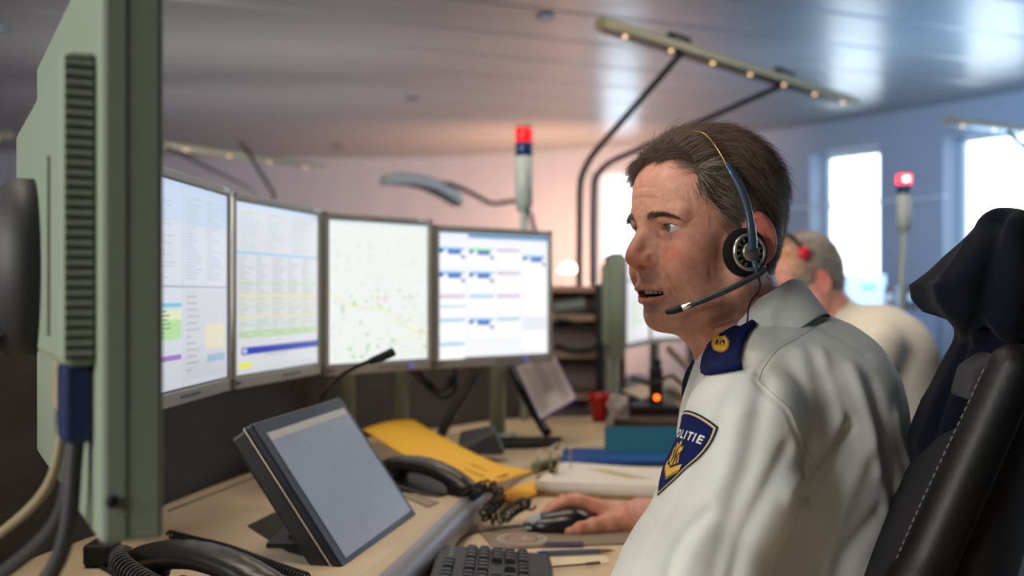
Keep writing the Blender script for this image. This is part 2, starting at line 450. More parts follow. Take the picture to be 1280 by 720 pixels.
def sample_surface(V, Q, n, mask):
    cen = V[Q].mean(1); nr = np.cross(V[Q[:, 2]]-V[Q[:, 0]], V[Q[:, 3]]-V[Q[:, 1]]); ar = np.linalg.norm(nr, axis=1)*mask(cen)
    idx = RNG.choice(len(Q), n, p=ar/ar.sum()); u = RNG.random((n, 1)); v = RNG.random((n, 1)); q = V[Q[idx]]
    p = (q[:, 0]*(1-u)+q[:, 1]*u)*(1-v)+(q[:, 3]*(1-u)+q[:, 2]*u)*v; return p, nr[idx]/np.linalg.norm(nr[idx], axis=1)[:, None]
HX = np.array([-.14, -.112, -.06, -.046, -.043, -.012, .015, .045, .066, .080, .094, .2])       # heights of the front hairline
HV = np.array([-.2, -.058, -.035, -.022, .018, .038, .051, .056, .059, .064, .120, .20])       # where hair ends, x
def hair_field(V, band=.004):
    lim = np.interp(V[:, 2], HX, HV)
    return lim-V[:, 0]
# ------------------------------------------------------------------ the man in front
def V3(*a): return np.array(a, float)
HC = Vector((.226, 1.25, 1.230))
HM = head_matrix(HC, 26, 4, scale=.945, zs=.975, xs=.965)
HMi = np.array(HM.inverted())
def hloc(p): return HMi[:3, :3]@np.array(p)+HMi[:3, 3]
TF = V3(-.89, .45, 0); TL = V3(-.45, -.89, 0)            # where the chest faces, its left
def hand_relaxed(S, wrist, fwd, side, dn, sc=1.0, k=.005):
    """open hand resting, fingers slightly curled; side points to the thumb"""
    f, s_, d = [np.array(v, float)/np.linalg.norm(v) for v in (fwd, side, dn)]
    W = np.array(wrist, float)
    def L(a, b, c): return W+f*a*sc+s_*b*sc+d*c*sc
    R = np.stack([f, s_, -d], 1)
    S.ell(L(.048, 0, 0), (.050*sc, .040*sc, .0145*sc), .01, R)
    S.cap(L(-.03, 0, 0), L(.015, 0, 0), .024*sc, .024*sc, .02)
    for j, (b, ln) in enumerate([(.027, .073), (.0095, .082), (-.009, .076), (-.027, .060)]):
        a0 = .088-abs(j-1)*.004
        S.chain([L(a0-.03, b*.8, -.002), L(a0, b, -.004), L(a0+ln*.45, b*1.15, -.002), L(a0+ln*.76, b*1.2, .008), L(a0+ln*.97, b*1.2, .020)], [.0095*sc, .0098*sc, .0088*sc, .0080*sc, .0070*sc], k*.4)
    S.chain([L(.010, .020, .006), L(.040, .046, .012), L(.068, .056, .016), L(.090, .058, .020)], [.014*sc, .012*sc, .0105*sc, .0085*sc], k)
SL = V3(.238, 1.105, 1.012); SR = V3(.395, 1.455, 1.02)
ELB = V3(.105, 1.035, .775); WRL = V3(-.07, 1.19, .775)
ELR = V3(.44, 1.66, .80); WRR = V3(.222, 1.882, .770)
def man_body():
    S = SDF((-.30, .90, .50), (.62, 1.98, 1.16), .006)
    S.ell((.320, 1.285, .98), (.105, .150, .150), 0, np.stack([TF, TL, [0, 0, 1]], 1))
    S.ell((.335, 1.29, .76), (.115, .145, .22), .06, np.stack([TF, TL, [0, 0, 1]], 1))
    S.chain([(.30, 1.27, 1.08), tuple(SL)], [.045, .045], .04); S.chain([(.30, 1.28, 1.08), tuple(SR)], [.045, .045], .04)
    S.cap((.295, 1.268, 1.05), (.275, 1.262, 1.13), .050, .050, .03)
    S.chain([tuple(SL), tuple(ELB), tuple(WRL)], [.045, .038, .026], .02)
    S.chain([tuple(SR), tuple(ELR), tuple(WRR)], [.045, .038, .026], .02)
    V1, Q1 = S.mesh()
    # left hand over the keyboard, right hand closed on the mouse
    S = SDF((-.32, 1.08, .72), (.02, 1.36, .84), .0022)
    hand_relaxed(S, WRL, (-.85, .5, -.05), (.5, .85, 0), (0, 0, -1)); V2, Q2 = S.mesh()
    S = SDF((.02, 1.76, .725), (.30, 1.98, .85), .0016)
    def H(x, y, d): return tuple(P(x, y, d))
    wr = H(806, 652, 1.885)
    S.chain([tuple(P(850, 648, 1.83)), wr, H(782, 650, 1.885)], [.031, .029, .028], .01)
    kn = [H(742, 633, 1.892), H(745, 631, 1.915), H(750, 634, 1.937), H(757, 640, 1.957)]
    S.ell(tuple(np.array(H(768, 643, 1.905))), (.040, .036, .017), .014, np.stack([V3(-.97, .08, .18)/np.linalg.norm([.97, .08, .18]), V3(.08, .99, -.05), V3(-.18, .04, .98)], 1))
    for q in kn: S.cap(H(790, 648, 1.895), q, .017, .0125, .008)
    # index
    S.chain([kn[0], H(724, 626.5, 1.888), H(707, 627, 1.883), H(692, 634, 1.880), H(682, 643, 1.878)], [.0115, .0108, .0103, .0092, .0082], .003)
    S.chain([kn[1], H(722, 624, 1.915), H(704, 625, 1.912), H(690, 633, 1.908), H(681, 642, 1.906)], [.0115, .0108, .0100, .0090, .0080], .002)
    S.chain([kn[2], H(730, 632, 1.944), H(714, 639, 1.946), H(704, 652, 1.944)], [.0112, .0102, .0095, .0082], .002)
    S.chain([kn[3], H(740, 642, 1.968), H(728, 650, 1.970), H(718, 657, 1.968)], [.0102, .0092, .0085, .0075], .002)
    # thumb leaves the side of the palm near the wrist
    S.chain([H(788, 655, 1.875), H(762, 655, 1.858), H(742, 657, 1.845), H(724, 660, 1.838), H(711, 662.5, 1.838)], [.020, .0165, .0125, .0112, .0095], .007)
    V3_, Q3 = S.mesh()
    return (V1, Q1), (V2, Q2), (V3_, Q3)
def build_man():
    hs = head_sdf(.0013, hloc((.285, 1.268, 1.075)))
    V, Q = hs.mesh(); V = lap(V, Q, 1, .3)
    C = skin_colour(V, (208, 150, 126), (206, 122, 102))
    # fine creases: forehead, crow's feet, under the eyes, neck
    N = vnormals(V, Q); disp = np.zeros(len(V))
    creases = [([(.094, -.035, .048), (.0965, 0, .050), (.092, .036, .047)], .0020, .0007), ([(.095, -.030, .036), (.098, 0, .038), (.093, .034, .034)], .0020, .0006), ([(.090, -.02, .062), (.093, .01, .064), (.084, .04, .060)], .002, .0005)]
    for s in (-1, 1):
        creases += [([(.1015, s*.0205, -.0360), (.0970, s*.0285, -.0500), (.0920, s*.0345, -.0640), (.0850, s*.0385, -.0780)], .0022, .0012), ([(.072, s*.052, -.030), (.064, s*.055, -.050), (.058, s*.054, -.070)], .0030, .0006),
                    ([(.050, s*.060, -.035), (.046, s*.060, -.060), (.044, s*.056, -.085)], .0030, .0005), ([(.073, s*.050, .001), (.064, s*.060, .006)], .0016, .0008), ([(.073, s*.051, -.003), (.063, s*.062, -.005)], .0016, .0008), ([(.072, s*.050, -.007), (.064, s*.060, -.013)], .0016, .0008),
                    ([(.085, s*.020, -.010), (.083, s*.030, -.016), (.076, s*.043, -.015)], .0020, .0010), ([(.078, s*.034, -.055), (.070, s*.043, -.072), (.062, s*.044, -.088)], .0030, .0009),
                    ([(.0985, s*.005, .012), (.0975, s*.006, .022)], .0018, .0009),
                    ([(.083, s*.020, .0060), (.0835, s*.032, .0075), (.077, s*.044, .0040)], .0013, .0012),
                    ([(.03, s*.045, -.128), (.0, s*.058, -.120), (-.03, s*.06, -.105)], .003, .0010), ([(.03, s*.042, -.145), (.0, s*.056, -.140)], .003, .0010)]
    for pts, w, a in creases:
        d = seg_dist(V, pts); disp -= 1.7*a*np.exp(-(d/(w*1.15))**2)
    V = V+N*disp[:, None]
    Vw = xf(HM, V)
    parts = man_body(); allV = [Vw]; allQ = [Q]; allC = [C]; n = len(V)
    for (v, q), tone in zip(parts, ((196, 145, 125), (196, 135, 110), (200, 138, 112))):
        c = np.tile(np.array(lin(tone)), (len(v), 1))
        allV.append(v); allQ.append(q+n); allC.append(c); n += len(v)
    # knuckles redder, nails paler
    vh = allV[3]; ch = allC[3]
    for p, r, col, a in ((P(707, 624, 1.885), .010, (200, 115, 92), .8), (P(740, 627, 1.89), .014, (200, 118, 95), .7), (P(680, 640, 1.876), .008, (205, 128, 110), .7), (P(725, 657, 1.83), .010, (200, 118, 95), .7)):
        w = np.clip(1.4-np.linalg.norm(vh-np.array(p), axis=1)/r, 0, 1)[:, None]*a; ch[:] = ch*(1-w)+np.array(lin(col))*w
    me = fast_mesh('person', np.concatenate(allV), np.concatenate(allQ)); set_col(me, np.concatenate(allC))
    skin = attr_mat('skin', rough=.42, sss=.08, spec=.45, bump=.35, bscale=900, noise=.14, nscale=110)
    man = link('person', me, skin)
    tag(man, 'grey-haired man in a pale uniform shirt wearing a headset, looking at the screens with his hand on a mouse', 'person')
    man['label'] = 'person in pale uniform shirt with blue shoulder badge, wearing headset, hand on mouse'
    for s in (1, -1):      # dark lash line along the upper lid
        pts = []
        for i in range(13):
            u = -.0128+.0256*i/12; w_ = max(0, 1-(u/.0146)**2)**.6; zz = -.0018+.0052*w_+.0006*u/.0146; yy = .0325*s+u*s; rr = .0141; xx = .0715+math.sqrt(max(1e-8, rr*rr-u*u-(zz+.001)**2)); pts.append(HM @ Vector((xx, yy, zz)))
        MB().tube(pts, .00055, 5).build('eyelashes', mat('lash_dark', (40, 28, 24), .8), man)
    # eyes and teeth
    for i, c in enumerate(EYE_C): eyeball(man, HM, c, (1, -.10 if i == 0 else -.10, .03))
    t = MB()
    for s in range(-5, 6):
        y = s*.0050; x = .0925-abs(s)**2*.00062; w = .0052 if abs(s) > 0 else .0056
        t.box((x, y, -.0772), (.004, w, .0062), mi=0, bevel=.0014)
    for s in range(-4, 5): t.box((.0885-abs(s)**2*.00055, s*.0046, -.0858), (.004, .0045, .0045), bevel=.001)
    t.v = [HM @ v for v in t.v]; o = t.build('teeth', mat('teeth', (206, 196, 180), .3), man)
    for p in o.data.polygons: p.use_smooth = True
    # ---------------- hair
    S = SDF((-.13, -.11, -.13), (.13, .11, .15), .003)
    S.ell((-.006, 0, .034), (.0985, .0815, .0885), 0)
    S.ell((.026, 0, .044), (.066, .070, .066), .02)
    S.ell((-.035, 0, .005), (.066, .0745, .080), .02)
    S.ell((-.045, 0, -.035), (.045, .060, .045), .02)
    S.ell((-.031, 0, -.075), (.056, .060, .045), .015)
    def cut(X, Y, Z):
        lim = np.interp(Z, HX, HV)-np.clip(np.abs(Y)-.05, 0, 1)*.0
        return (lim-X)+0*Y
    S.fn((-.2, -.2, -.2), (.2, .2, .2), lambda X, Y, Z: cut(X, Y, Z), .006, 'sub') if False else None
    q = (slice(None),)*3; X, Y, Z = S.grid(q); S.d = np.maximum(S.d, (X-np.interp(Z, HX, HV).astype(np.float32))*.8+0*Y)
    S.ell((-.012, .078, -.018), (.020, .016, .031), .004, mode='sub'); S.ell((-.012, -.078, -.018), (.020, .016, .031), .004, mode='sub')
    Vc, Qc = S.mesh(); Nc = vnormals(Vc, Qc)
    # lumpy locks in the cap
    Vc = Vc-Nc*.0035
    me = fast_mesh('hair', xf(HM, Vc), Qc)
    def hair_tone(v, grey):
        base = np.array(lin((88, 68, 54))); gr = np.array(lin((158, 148, 138)))
        return base*(1-grey)[:, None]+gr*grey[:, None]
    set_col(me, hair_tone(Vc, 0*Vc[:, 2]+.05)*.55)
    hm = attr_mat('hair_strands', rough=.48, spec=.45, noise=.25, nscale=90)
    hair = link('hair', me, hm, man)
    inside = lambda c: ((np.linalg.norm((c-np.array([-.004, 0, .034]))/np.array([.0935, .0765, .0835]), axis=1) > .93)).astype(float)
    def batch(n, mask, dirf, ln, w, lift, noise, seg=7, grav=.1):
        p, nr = sample_surface(Vc, Qc, n, lambda c: inside(c)*mask(c)); d = dirf(p); d = d-nr*(d*nr).sum(1)[:, None]; d /= np.linalg.norm(d, axis=1)[:, None]+1e-9
        length = ln(p)*RNG.uniform(.7, 1.15, n)
        v, qq, per = strands(p-nr*.002, nr, d, length, seg, RNG.uniform(.7, 1.2, n)*w, lift(p)*RNG.uniform(.7, 1.3, n), noise, (-.004, 0, .034), (.0945, .078, .0860), grav)
        rootz = np.repeat(p[:, 2], per); rx = np.repeat(p[:, 0], per); ry = np.repeat(np.abs(p[:, 1]), per)
        g = np.clip(.42+.6*(.045-rootz)/.06+np.clip((rx-.02)/.05, 0, 1)*.8*(rootz < .07), .08, .98)*np.repeat(RNG.uniform(.1, 1.3, n)**1.5, per)
        return v, qq, hair_tone(v, np.clip(g, 0, 1))
    def lockn(p, sc=70, ph=0):      # coherent lock direction
        return np.stack([np.sin(p[:, 1]*sc+ph+p[:, 2]*40), np.sin(p[:, 0]*sc+1.3+ph), np.cos(p[:, 0]*sc*.8+p[:, 1]*50+ph)], 1)
    def d_top(p): return np.stack([-.75+0*p[:, 0], .15+.55*p[:, 1]/.07, -.1+0*p[:, 0]], 1)+lockn(p, 55)*.45
    def d_front(p): return np.stack([.75+0*p[:, 0], -.75+.3*np.sin(p[:, 1]*60), .2+0*p[:, 0]], 1)+lockn(p, 60)*.40
    def d_side(p): return np.stack([-.85+0*p[:, 0], 0*p[:, 0], -.60+0*p[:, 0]], 1)+lockn(p, 70)*.30
    top = lambda c: (c[:, 2] > .055)*(c[:, 0] < .065)*1.0
    front = lambda c: (c[:, 0] > .052)*(c[:, 2] > .055)*1.0
    side = lambda c: (c[:, 2] <= .066)*1.0
    B = [batch(10000, top, d_top, lambda p: .040+0*p[:, 0], .00034, lambda p: np.clip(.42-p[:, 0]*4.0, .12, .5), .09),
         batch(3600, front, d_front, lambda p: .030+0*p[:, 0], .00034, lambda p: .45+0*p[:, 0], .12, grav=.35),
         batch(2600, front, d_top, lambda p: .040+0*p[:, 0], .00034, lambda p: .40+0*p[:, 0], .12),
         batch(15000, side, d_side, lambda p: np.clip(.018+(p[:, 2]+.05)*.16, .010, .034), .00030, lambda p: .14+.10*np.clip(p[:, 2]/.06, 0, 1), .09),
         batch(60, lambda c: (np.abs(c[:, 0]-.02) < .02)*(c[:, 2] > .108)*1.0, d_top, lambda p: .028+0*p[:, 0], .00026, lambda p: 2.4+0*p[:, 0], .3)]
    n = 0; AV = []; AQ = []; AC = []
    for v, q_, c in B: AV.append(v); AQ.append(q_+n); AC.append(c); n += len(v)
    me = fast_mesh('hair_locks', xf(HM, np.concatenate(AV)), np.concatenate(AQ)); set_col(me, np.concatenate(AC)); link('hair_locks', me, hm, man)
    # eyebrows
    bv = bvh_of(V, Q)
    for s in (1, -1):
        pts = []; dr = []
        for i in range(430):
            u = RNG.random(); y = .013+.038*u; z = .0115+.0036*math.sin(u*2.6)-.004*u*u+RNG.normal(0, .0018*(1-.5*u)); hit = bv.ray_cast(Vector((.2, s*y, z)), Vector((-1, 0, 0)))
            if hit[0] is None: continue
            pts.append(hit[0]); dr.append((-.2, s*(.6+.5*u), .75-1.1*u))
        pts = np.array([tuple(q) for q in pts]); dr = np.array(dr); dr /= np.linalg.norm(dr, axis=1)[:, None]; nr = np.tile(np.array([[.95, s*.3, 0.0]]), (len(pts), 1)); nr /= np.linalg.norm(nr[0])
        v, q_, per = strands(pts, nr, dr, np.full(len(pts), .0095)*RNG.uniform(.6, 1.1, len(pts)), 4, np.full(len(pts), .00022), np.full(len(pts), .35), .12, (0, 0, 0), (.01, .01, .01))
        g = np.repeat(RNG.random(len(pts)), per)[:, None]; me = fast_mesh('eyebrow', xf(HM, v), q_); set_col(me, np.array(lin((84, 66, 56)))*(1-g*.5)+np.array(lin((150, 138, 128)))*g*.5); link('eyebrow', me, hm, man)
    return man, (V, Q)
MAN, HEADM = build_man()
# ------------------------------------------------------------------ his shirt
def carve(V, Q, feats):
    """feats: (polyline of pixels, half width, height); the line is first laid on the cloth, then the cloth is moved along its normal"""
    bv = bvh_of(V, Q); N = vnormals(V, Q); disp = np.zeros(len(V)); cam = Vector((0, 0, CAMZ))
    for pts, w, a in feats:
        L = []
        for q in smooth_path([(x, y, 0) for x, y in pts], 6):
            d = (P(q.x, q.y, 1.0)-cam).normalized(); hit = bv.ray_cast(cam, d)
            if hit[0] is not None: L.append(tuple(hit[0]))
        if len(L) < 2: continue
        dd = seg_dist(V, L); t0 = np.linalg.norm(V-np.array(L[0]), axis=1); disp += a*np.exp(-(dd/w)**2)
    return V+N*disp[:, None]
def fbm(V, f, seed=0):
    r = np.random.default_rng(seed); out = np.zeros(len(V))
    for i in range(5):
        k = r.normal(0, 1, 3); k /= np.linalg.norm(k); out += np.sin(V@k*f*(1+.35*i)+r.uniform(0, 6)+1.2*np.sin(V@r.normal(0, 1, 3)*f*.4))/5
    return out
SHIRT_FOLDS = [
    ([(1062, 535), (1035, 582), (1010, 622)], .008, -.0085),
    ([(1048, 525), (1012, 580), (985, 618)], .010, .0050),
    ([(1085, 560), (1052, 630), (1032, 690), (1026, 735)], .013, .0045),
    ([(1035, 470), (1050, 520), (1062, 545)], .010, -.0035),
    ([(958, 470), (940, 560), (915, 640), (890, 735)], .010, -.0040),
    ([(985, 560), (960, 610), (930, 670), (915, 735)], .009, -.0050),
    ([(925, 520), (905, 600), (865, 690), (850, 735)], .012, .0035),
    ([(1000, 440), (1010, 490), (1018, 545)], .012, .0040),
    ([(1025, 440), (1042, 490), (1052, 530)], .008, .0035),
    ([(1090, 480), (1110, 560), (1120, 640), (1105, 700)], .012, -.0045),
    ([(1065, 460), (1085, 520), (1098, 590)], .010, .0035),
    ([(1120, 520), (1140, 610), (1138, 700)], .010, .0040),
    ([(1100, 640), (1060, 690), (1040, 735)], .010, -.0050),
    ([(905, 480), (880, 540), (852, 610), (815, 680)], .008, .0020),
    ([(885, 640), (850, 680), (830, 735)], .007, -.0040),
    ([(815, 650), (790, 700), (785, 735)], .006, -.0035),
    ([(1010, 400), (1045, 418), (1080, 440)], .010, -.0020),
]
SEAMS = [[(944, 477), (966, 497), (982, 512), (992, 535), (1003, 560), (1020, 590)], [(944, 477), (950, 462), (962, 445), (975, 434), (1000, 420), (1030, 400)]]
def build_shirt():
    S = SDF((-.30, .90, .50), (.62, 1.98, 1.20), .0040)
    R = np.stack([TF, TL, [0, 0, 1]], 1)
    S.ell((.330, 1.285, .985), (.125, .172, .150), 0, R)
    S.ell((.346, 1.290, .77), (.142, .165, .27), .07, R)
    S.cap((.300, 1.275, 1.072), tuple(SL+V3(0, 0, .008)), .056, .054, .04); S.cap((.30, 1.285, 1.075), tuple(SR+V3(0, 0, -.015)), .054, .050, .04)
    S.ell((.372, 1.262, 1.035), (.065, .115, .055), .05, R)
    S.chain([tuple(SL), (.221, 1.093, .950), (.177, 1.07, .865), tuple(ELB), (.02, 1.11, .780), tuple(WRL+V3(.02, -.015, 0))], [.058, .064, .068, .066, .056, .040], .022)
    S.chain([tuple(SR), tuple(ELR), tuple((ELR+WRR)/2+V3(.02, -.01, 0)), tuple(WRR+V3(.075, -.06, 0))], [.058, .060, .050, .038], .03)
    # neck opening
    S.cap((.262, 1.262, 1.15), (.285, 1.267, 1.07), .054, .050, .006, 'sub')
    V, Q = S.mesh(); V = carve(V, Q, SHIRT_FOLDS); N = vnormals(V, Q)
    V = V+N*(fbm(V, 38, 3)*.0022+fbm(V, 90, 5)*.0007)[:, None]
    V = carve(V, Q, [(s, .0022, -.0016) for s in SEAMS])
    me = fast_mesh('shirt', V, Q)
    cloth = mat('shirt_cloth', (214, 218, 212), .75, spec=.25, noise=.03, nscale=40, bump=.15, bscale=1200, sheen=.15)
    shirt = link('shirt', me, cloth, MAN); shirt['label'] = 'pale grey-white uniform shirt'
    bv = bvh_of(V, Q)
    return shirt, bv, cloth
SHIRT, SBV, CLOTH = build_shirt()
# stitching along the seams: short dashes lying on the cloth
cam0 = Vector((0, 0, CAMZ)); st = MB()
for line in SEAMS:
    sp = smooth_path([(x, y, 0) for x, y in line], 10)
    pts = []
    for q in sp:
        hit = SBV.ray_cast(cam0, (P(q.x+4, q.y-1, 1.0)-cam0).normalized())
        if hit[0] is not None: pts.append(hit[0]+hit[1]*.0006)
    for i in range(0, len(pts)-1, 1): st.tube([pts[i].lerp(pts[i+1], .15), pts[i].lerp(pts[i+1], .75)], .00035, 5)
st.build('stitching', mat('thread', (150, 155, 150), .8), SHIRT)
# collar: stand and fold, open at the throat
def build_collar():
    c = V3(.283, 1.266, 1.118); u = V3(.86, -.40, .62); u /= np.linalg.norm(u); v = V3(-.45, -.89, 0.0); n = np.cross(u, v); n /= np.linalg.norm(n)
    if n[2] < 0: n = -n
    rings = [(1.0, .80, -.020), (1.0, .98, .004), (1.0, 1.03, .012), (1.0, 1.08, .010), (1.0, 1.20, -.008), (1.0, 1.34, -.030), (1.0, 1.40, -.040)]
    rings = [(.84, -.030), (.93, -.008), (.99, .010), (1.03, .0145), (1.06, .010), (1.08, -.006), (1.10, -.024), (1.13, -.040)]
    V = []; n_ = 64; F_ = []
    for j, (k, h) in enumerate(rings):
        for i in range(n_+1):
            a = math.pi+.20+(2*math.pi-.40)*i/n_       # gap at the throat (a = pi)
            front = max(0, -math.cos(a)); out = max(0, j-3)/4
            rx = .068*k+.014*front*out; ry = .062*k
            p = c+u*(math.cos(a)*rx)+v*(math.sin(a)*ry)+n*(h-.016*front**3*out+.0015*math.sin(a*5))
            V.append(p)
    for j in range(len(rings)-1):
        for i in range(n_): F_.append([j*(n_+1)+i, j*(n_+1)+i+1, (j+1)*(n_+1)+i+1, (j+1)*(n_+1)+i])
    me = fast_mesh('collar', V, F_); o = link('collar', me, CLOTH, SHIRT)
    md = o.modifiers.new('Solidify', 'SOLIDIFY'); md.thickness = .0022; md.offset = 0
    md = o.modifiers.new('Subdivision', 'SUBSURF'); md.levels = 1; md.render_levels = 1
build_collar()
# tie, dark blue, hanging under the collar on the far side of the arm
tie = MB(); tp = smooth_path([(.228, 1.295, 1.075), (.218, 1.302, 1.055), (.216, 1.308, 1.03), (.222, 1.31, .99), (.232, 1.31, .93)], 6)
V_ = []; F_ = []
for i, p in enumerate(tp):
    w = .008+.006*min(1, i/18); 
    for s in (-1, 1): V_.append(p+Vector(tuple(TL))*w*s*1.3+Vector(tuple(TF))*.006)
for i in range(len(tp)-1): F_.append([2*i, 2*i+1, 2*i+3, 2*i+2])
o = tie.add(V_, F_).build('tie', mat('navy_cloth', (14, 20, 44), .85, sheen=.05, bump=.3, bscale=900), MAN); md = o.modifiers.new('Solidify', 'SOLIDIFY'); md.thickness = .006
# ---- sleeve patch, wrapped around the upper arm
AX0 = Vector((.231, 1.099, .980)); AXD = (Vector(tuple(SL))-Vector((.177, 1.07, .865))).normalized()
A0 = PATCH_DIR = Vector((-.968, -.25, 0)); A0 = (A0-AXD*A0.dot(AXD)).normalized(); B0 = AXD.cross(A0)
PV0 = -.0195; PR = .062; PTILT = -.10
def wrap(u, v, off):
    c, s = math.cos(PTILT), math.sin(PTILT); u, v = u*c-v*s, u*s+v*c
    phi = u/PR; d = A0*math.cos(phi)+B0*math.sin(phi)*(1 if B0.y < 0 else -1); o = AX0+AXD*(v+PV0)
    hit = SBV.ray_cast(o+d*.16, -d)
    p = hit[0] if hit[0] is not None else o+d*PR
    return p+d*off
def shield(k, n=40):
    pts = []
    W, Hh = .039*k, .0455*k
    for i in range(n+1): t = -1+2*i/n; pts.append((W*t, Hh*(.86+.14*(1-t*t)*1.0)))
    for i in range(1, n+1):
        t = i/n; pts.append((W*(1-t**2.3)*(1+.06*math.sin(t*3.1)), Hh*(.86-1.86*t)))
    for i in range(n-1, 0, -1):
        t = i/n; pts.append((-W*(1-t**2.3)*(1+.06*math.sin(t*3.1)), Hh*(.86-1.86*t)))
    return pts
def fill(poly, step=.003):
    """triangulated polygon with inner points so it can bend over the arm"""
    bm = bmesh.new(); vs = [bm.verts.new((x, y, 0)) for x, y in poly]; bm.faces.new(vs)
    xs = [p[0] for p in poly]; ys = [p[1] for p in poly]
    x = min(xs)+step
    while x < max(xs): bmesh.ops.bisect_plane(bm, geom=bm.verts[:]+bm.edges[:]+bm.faces[:], plane_co=(x, 0, 0), plane_no=(1, 0, 0)); x += step
    y = min(ys)+step
    while y < max(ys): bmesh.ops.bisect_plane(bm, geom=bm.verts[:]+bm.edges[:]+bm.faces[:], plane_co=(0, y, 0), plane_no=(0, 1, 0)); y += step
    bmesh.ops.triangulate(bm, faces=bm.faces[:]); bm.verts.index_update()
    out = [tuple(v.co) for v in bm.verts], [[v.index for v in f.verts] for f in bm.faces]; bm.free(); return out
navy = mat('patch_navy', (16, 28, 84), .85, bump=.4, bscale=1500, spec=.2); gold = mat('gold_thread', (222, 176, 62), .6, bump=.4, bscale=1200); blk = mat('patch_black', (14, 14, 18), .8); crm = mat('patch_cream', (205, 190, 150), .8); wht = mat('patch_white', (225, 225, 225), .8)
pb = MB()
def patch_layer(poly, off, mi, step=.0035):
    V_, F_ = fill(poly, step); pb.add([wrap(x, y, off) for x, y, _ in V_], F_, mi, smooth=True)
patch_layer(shield(1.0), .0012, 0); patch_layer(shield(.955), .0015, 1); patch_layer(shield(.915), .0018, 0); patch_layer(shield(.90), .0021, 2)
tv, tf = text_mesh('POLITIE', .0120, 1.36, bold=.0003)
bm = bmesh.new(); vs = [bm.verts.new(v) for v in tv]
for f in tf:
    try: bm.faces.new([vs[i] for i in f])
    except Exception: pass
bmesh.ops.triangulate(bm, faces=bm.faces[:]); bmesh.ops.subdivide_edges(bm, edges=bm.edges[:], cuts=2, use_grid_fill=True); bm.verts.index_update()
pb.add([wrap(v.co.x+.0050, v.co.y+.0205, .0025) for v in bm.verts], [[v.index for v in f.verts] for f in bm.faces], 3); bm.free()
# open book and flame
_pl = patch_layer
def patch_layer(poly, off, mi, step=.0035): _pl([(x+.0085, y) for x, y in poly], off, mi, step)
patch_layer([(-.0175, -.008), (-.003, -.0155), (.0135, -.0080), (.0130, -.0165), (-.003, -.0275), (-.0180, -.0175)], .0025, 4, .003)
patch_layer([(-.0135, -.0090), (-.0125, -.002), (-.0145, .004), (-.0100, .0085), (-.0105, .0125), (-.0060, .0085), (-.0045, .0120), (-.0040, .0155), (-.0005, .0110), (.0010, .0070), (.0040, .0100), (.0042, .0040), (.0030, .0000), (.0070, -.0075), (-.0030, -.0130)], .0025, 4, .003)
def wavy(x0, v0, v1, w, ph):
    n = 12; L = []; R_ = []
    for i in range(n+1):
        t = i/n; v = v0+(v1-v0)*t; x = x0+.0022*math.sin(t*6.5+ph)+.002*t; ww = w*(.45+.9*math.sin(math.pi*min(1, t*.9+.1))); L.append((x-ww, v)); R_.append((x+ww, v))
    return L+R_[::-1]
patch_layer(wavy(-.0085, -.0100, .0085, .0009, 0), .0030, 0, .003); patch_layer(wavy(-.0030, -.0125, .0110, .0010, .4), .0030, 0, .003); patch_layer(wavy(.0018, -.0090, .0055, .0008, .9), .0030, 0, .003)
patch_layer([(-.0165, -.0160), (-.003, -.0255), (.0122, -.0150), (.0122, -.0160), (-.003, -.0266), (-.0165, -.0170)], .0030, 0, .003)
patch_layer([(-.0105+.0018*math.cos(a*.785), -.0110+.0018*math.sin(a*.785)) for a in range(8)], .0032, 0)
o = pb.build('sleeve_patch', [blk, crm, navy, wht, gold], SHIRT); o['label'] = 'dark blue shield patch with gold book and flame emblem'
# ---- epaulette over the shoulder
E_IN = P(960, 392, 1.205); 
def ep_strip(rows, off):
    V_ = []; n = 8
    for (a, b) in rows:
        for i in range(n+1):
            q = (a[0]+(b[0]-a[0])*i/n, a[1]+(b[1]-a[1])*i/n); V_.append(q)
    return V_, n
rows = [((956, 395), (959, 400)), ((938, 404), (944, 410)), ((918, 414), (936, 418)), ((900, 424), (929, 432)), ((887, 436), (926, 446)), ((880, 452), (925, 456)), ((878, 464), (927, 462)), ((879, 472), (929, 463))]
V_, n = ep_strip(rows, 0); W_ = []
for (x, y) in V_:
    hit = SBV.ray_cast(cam0, (P(x, y, 1.0)-cam0).normalized())
    W_.append((hit[0] if hit[0] is not None else P(x, y, 1.15)))
EPN = Vector((-.25, -.55, .8)).normalized(); W_ = [p+EPN*.005 for p in W_]
F_ = [[j*(n+1)+i, j*(n+1)+i+1, (j+1)*(n+1)+i+1, (j+1)*(n+1)+i] for j in range(len(rows)-1) for i in range(n)]
ep = MB().add(W_, F_, smooth=True).build('epaulette', [mat('epaulette_cloth', (15, 27, 76), .85, bump=.4, bscale=1200, spec=.2), gold], SHIRT); ep['label'] = 'navy shoulder slide with gold emblem'
md = ep.modifiers.new('Solidify', 'SOLIDIFY'); md.thickness = .005; md.offset = 0
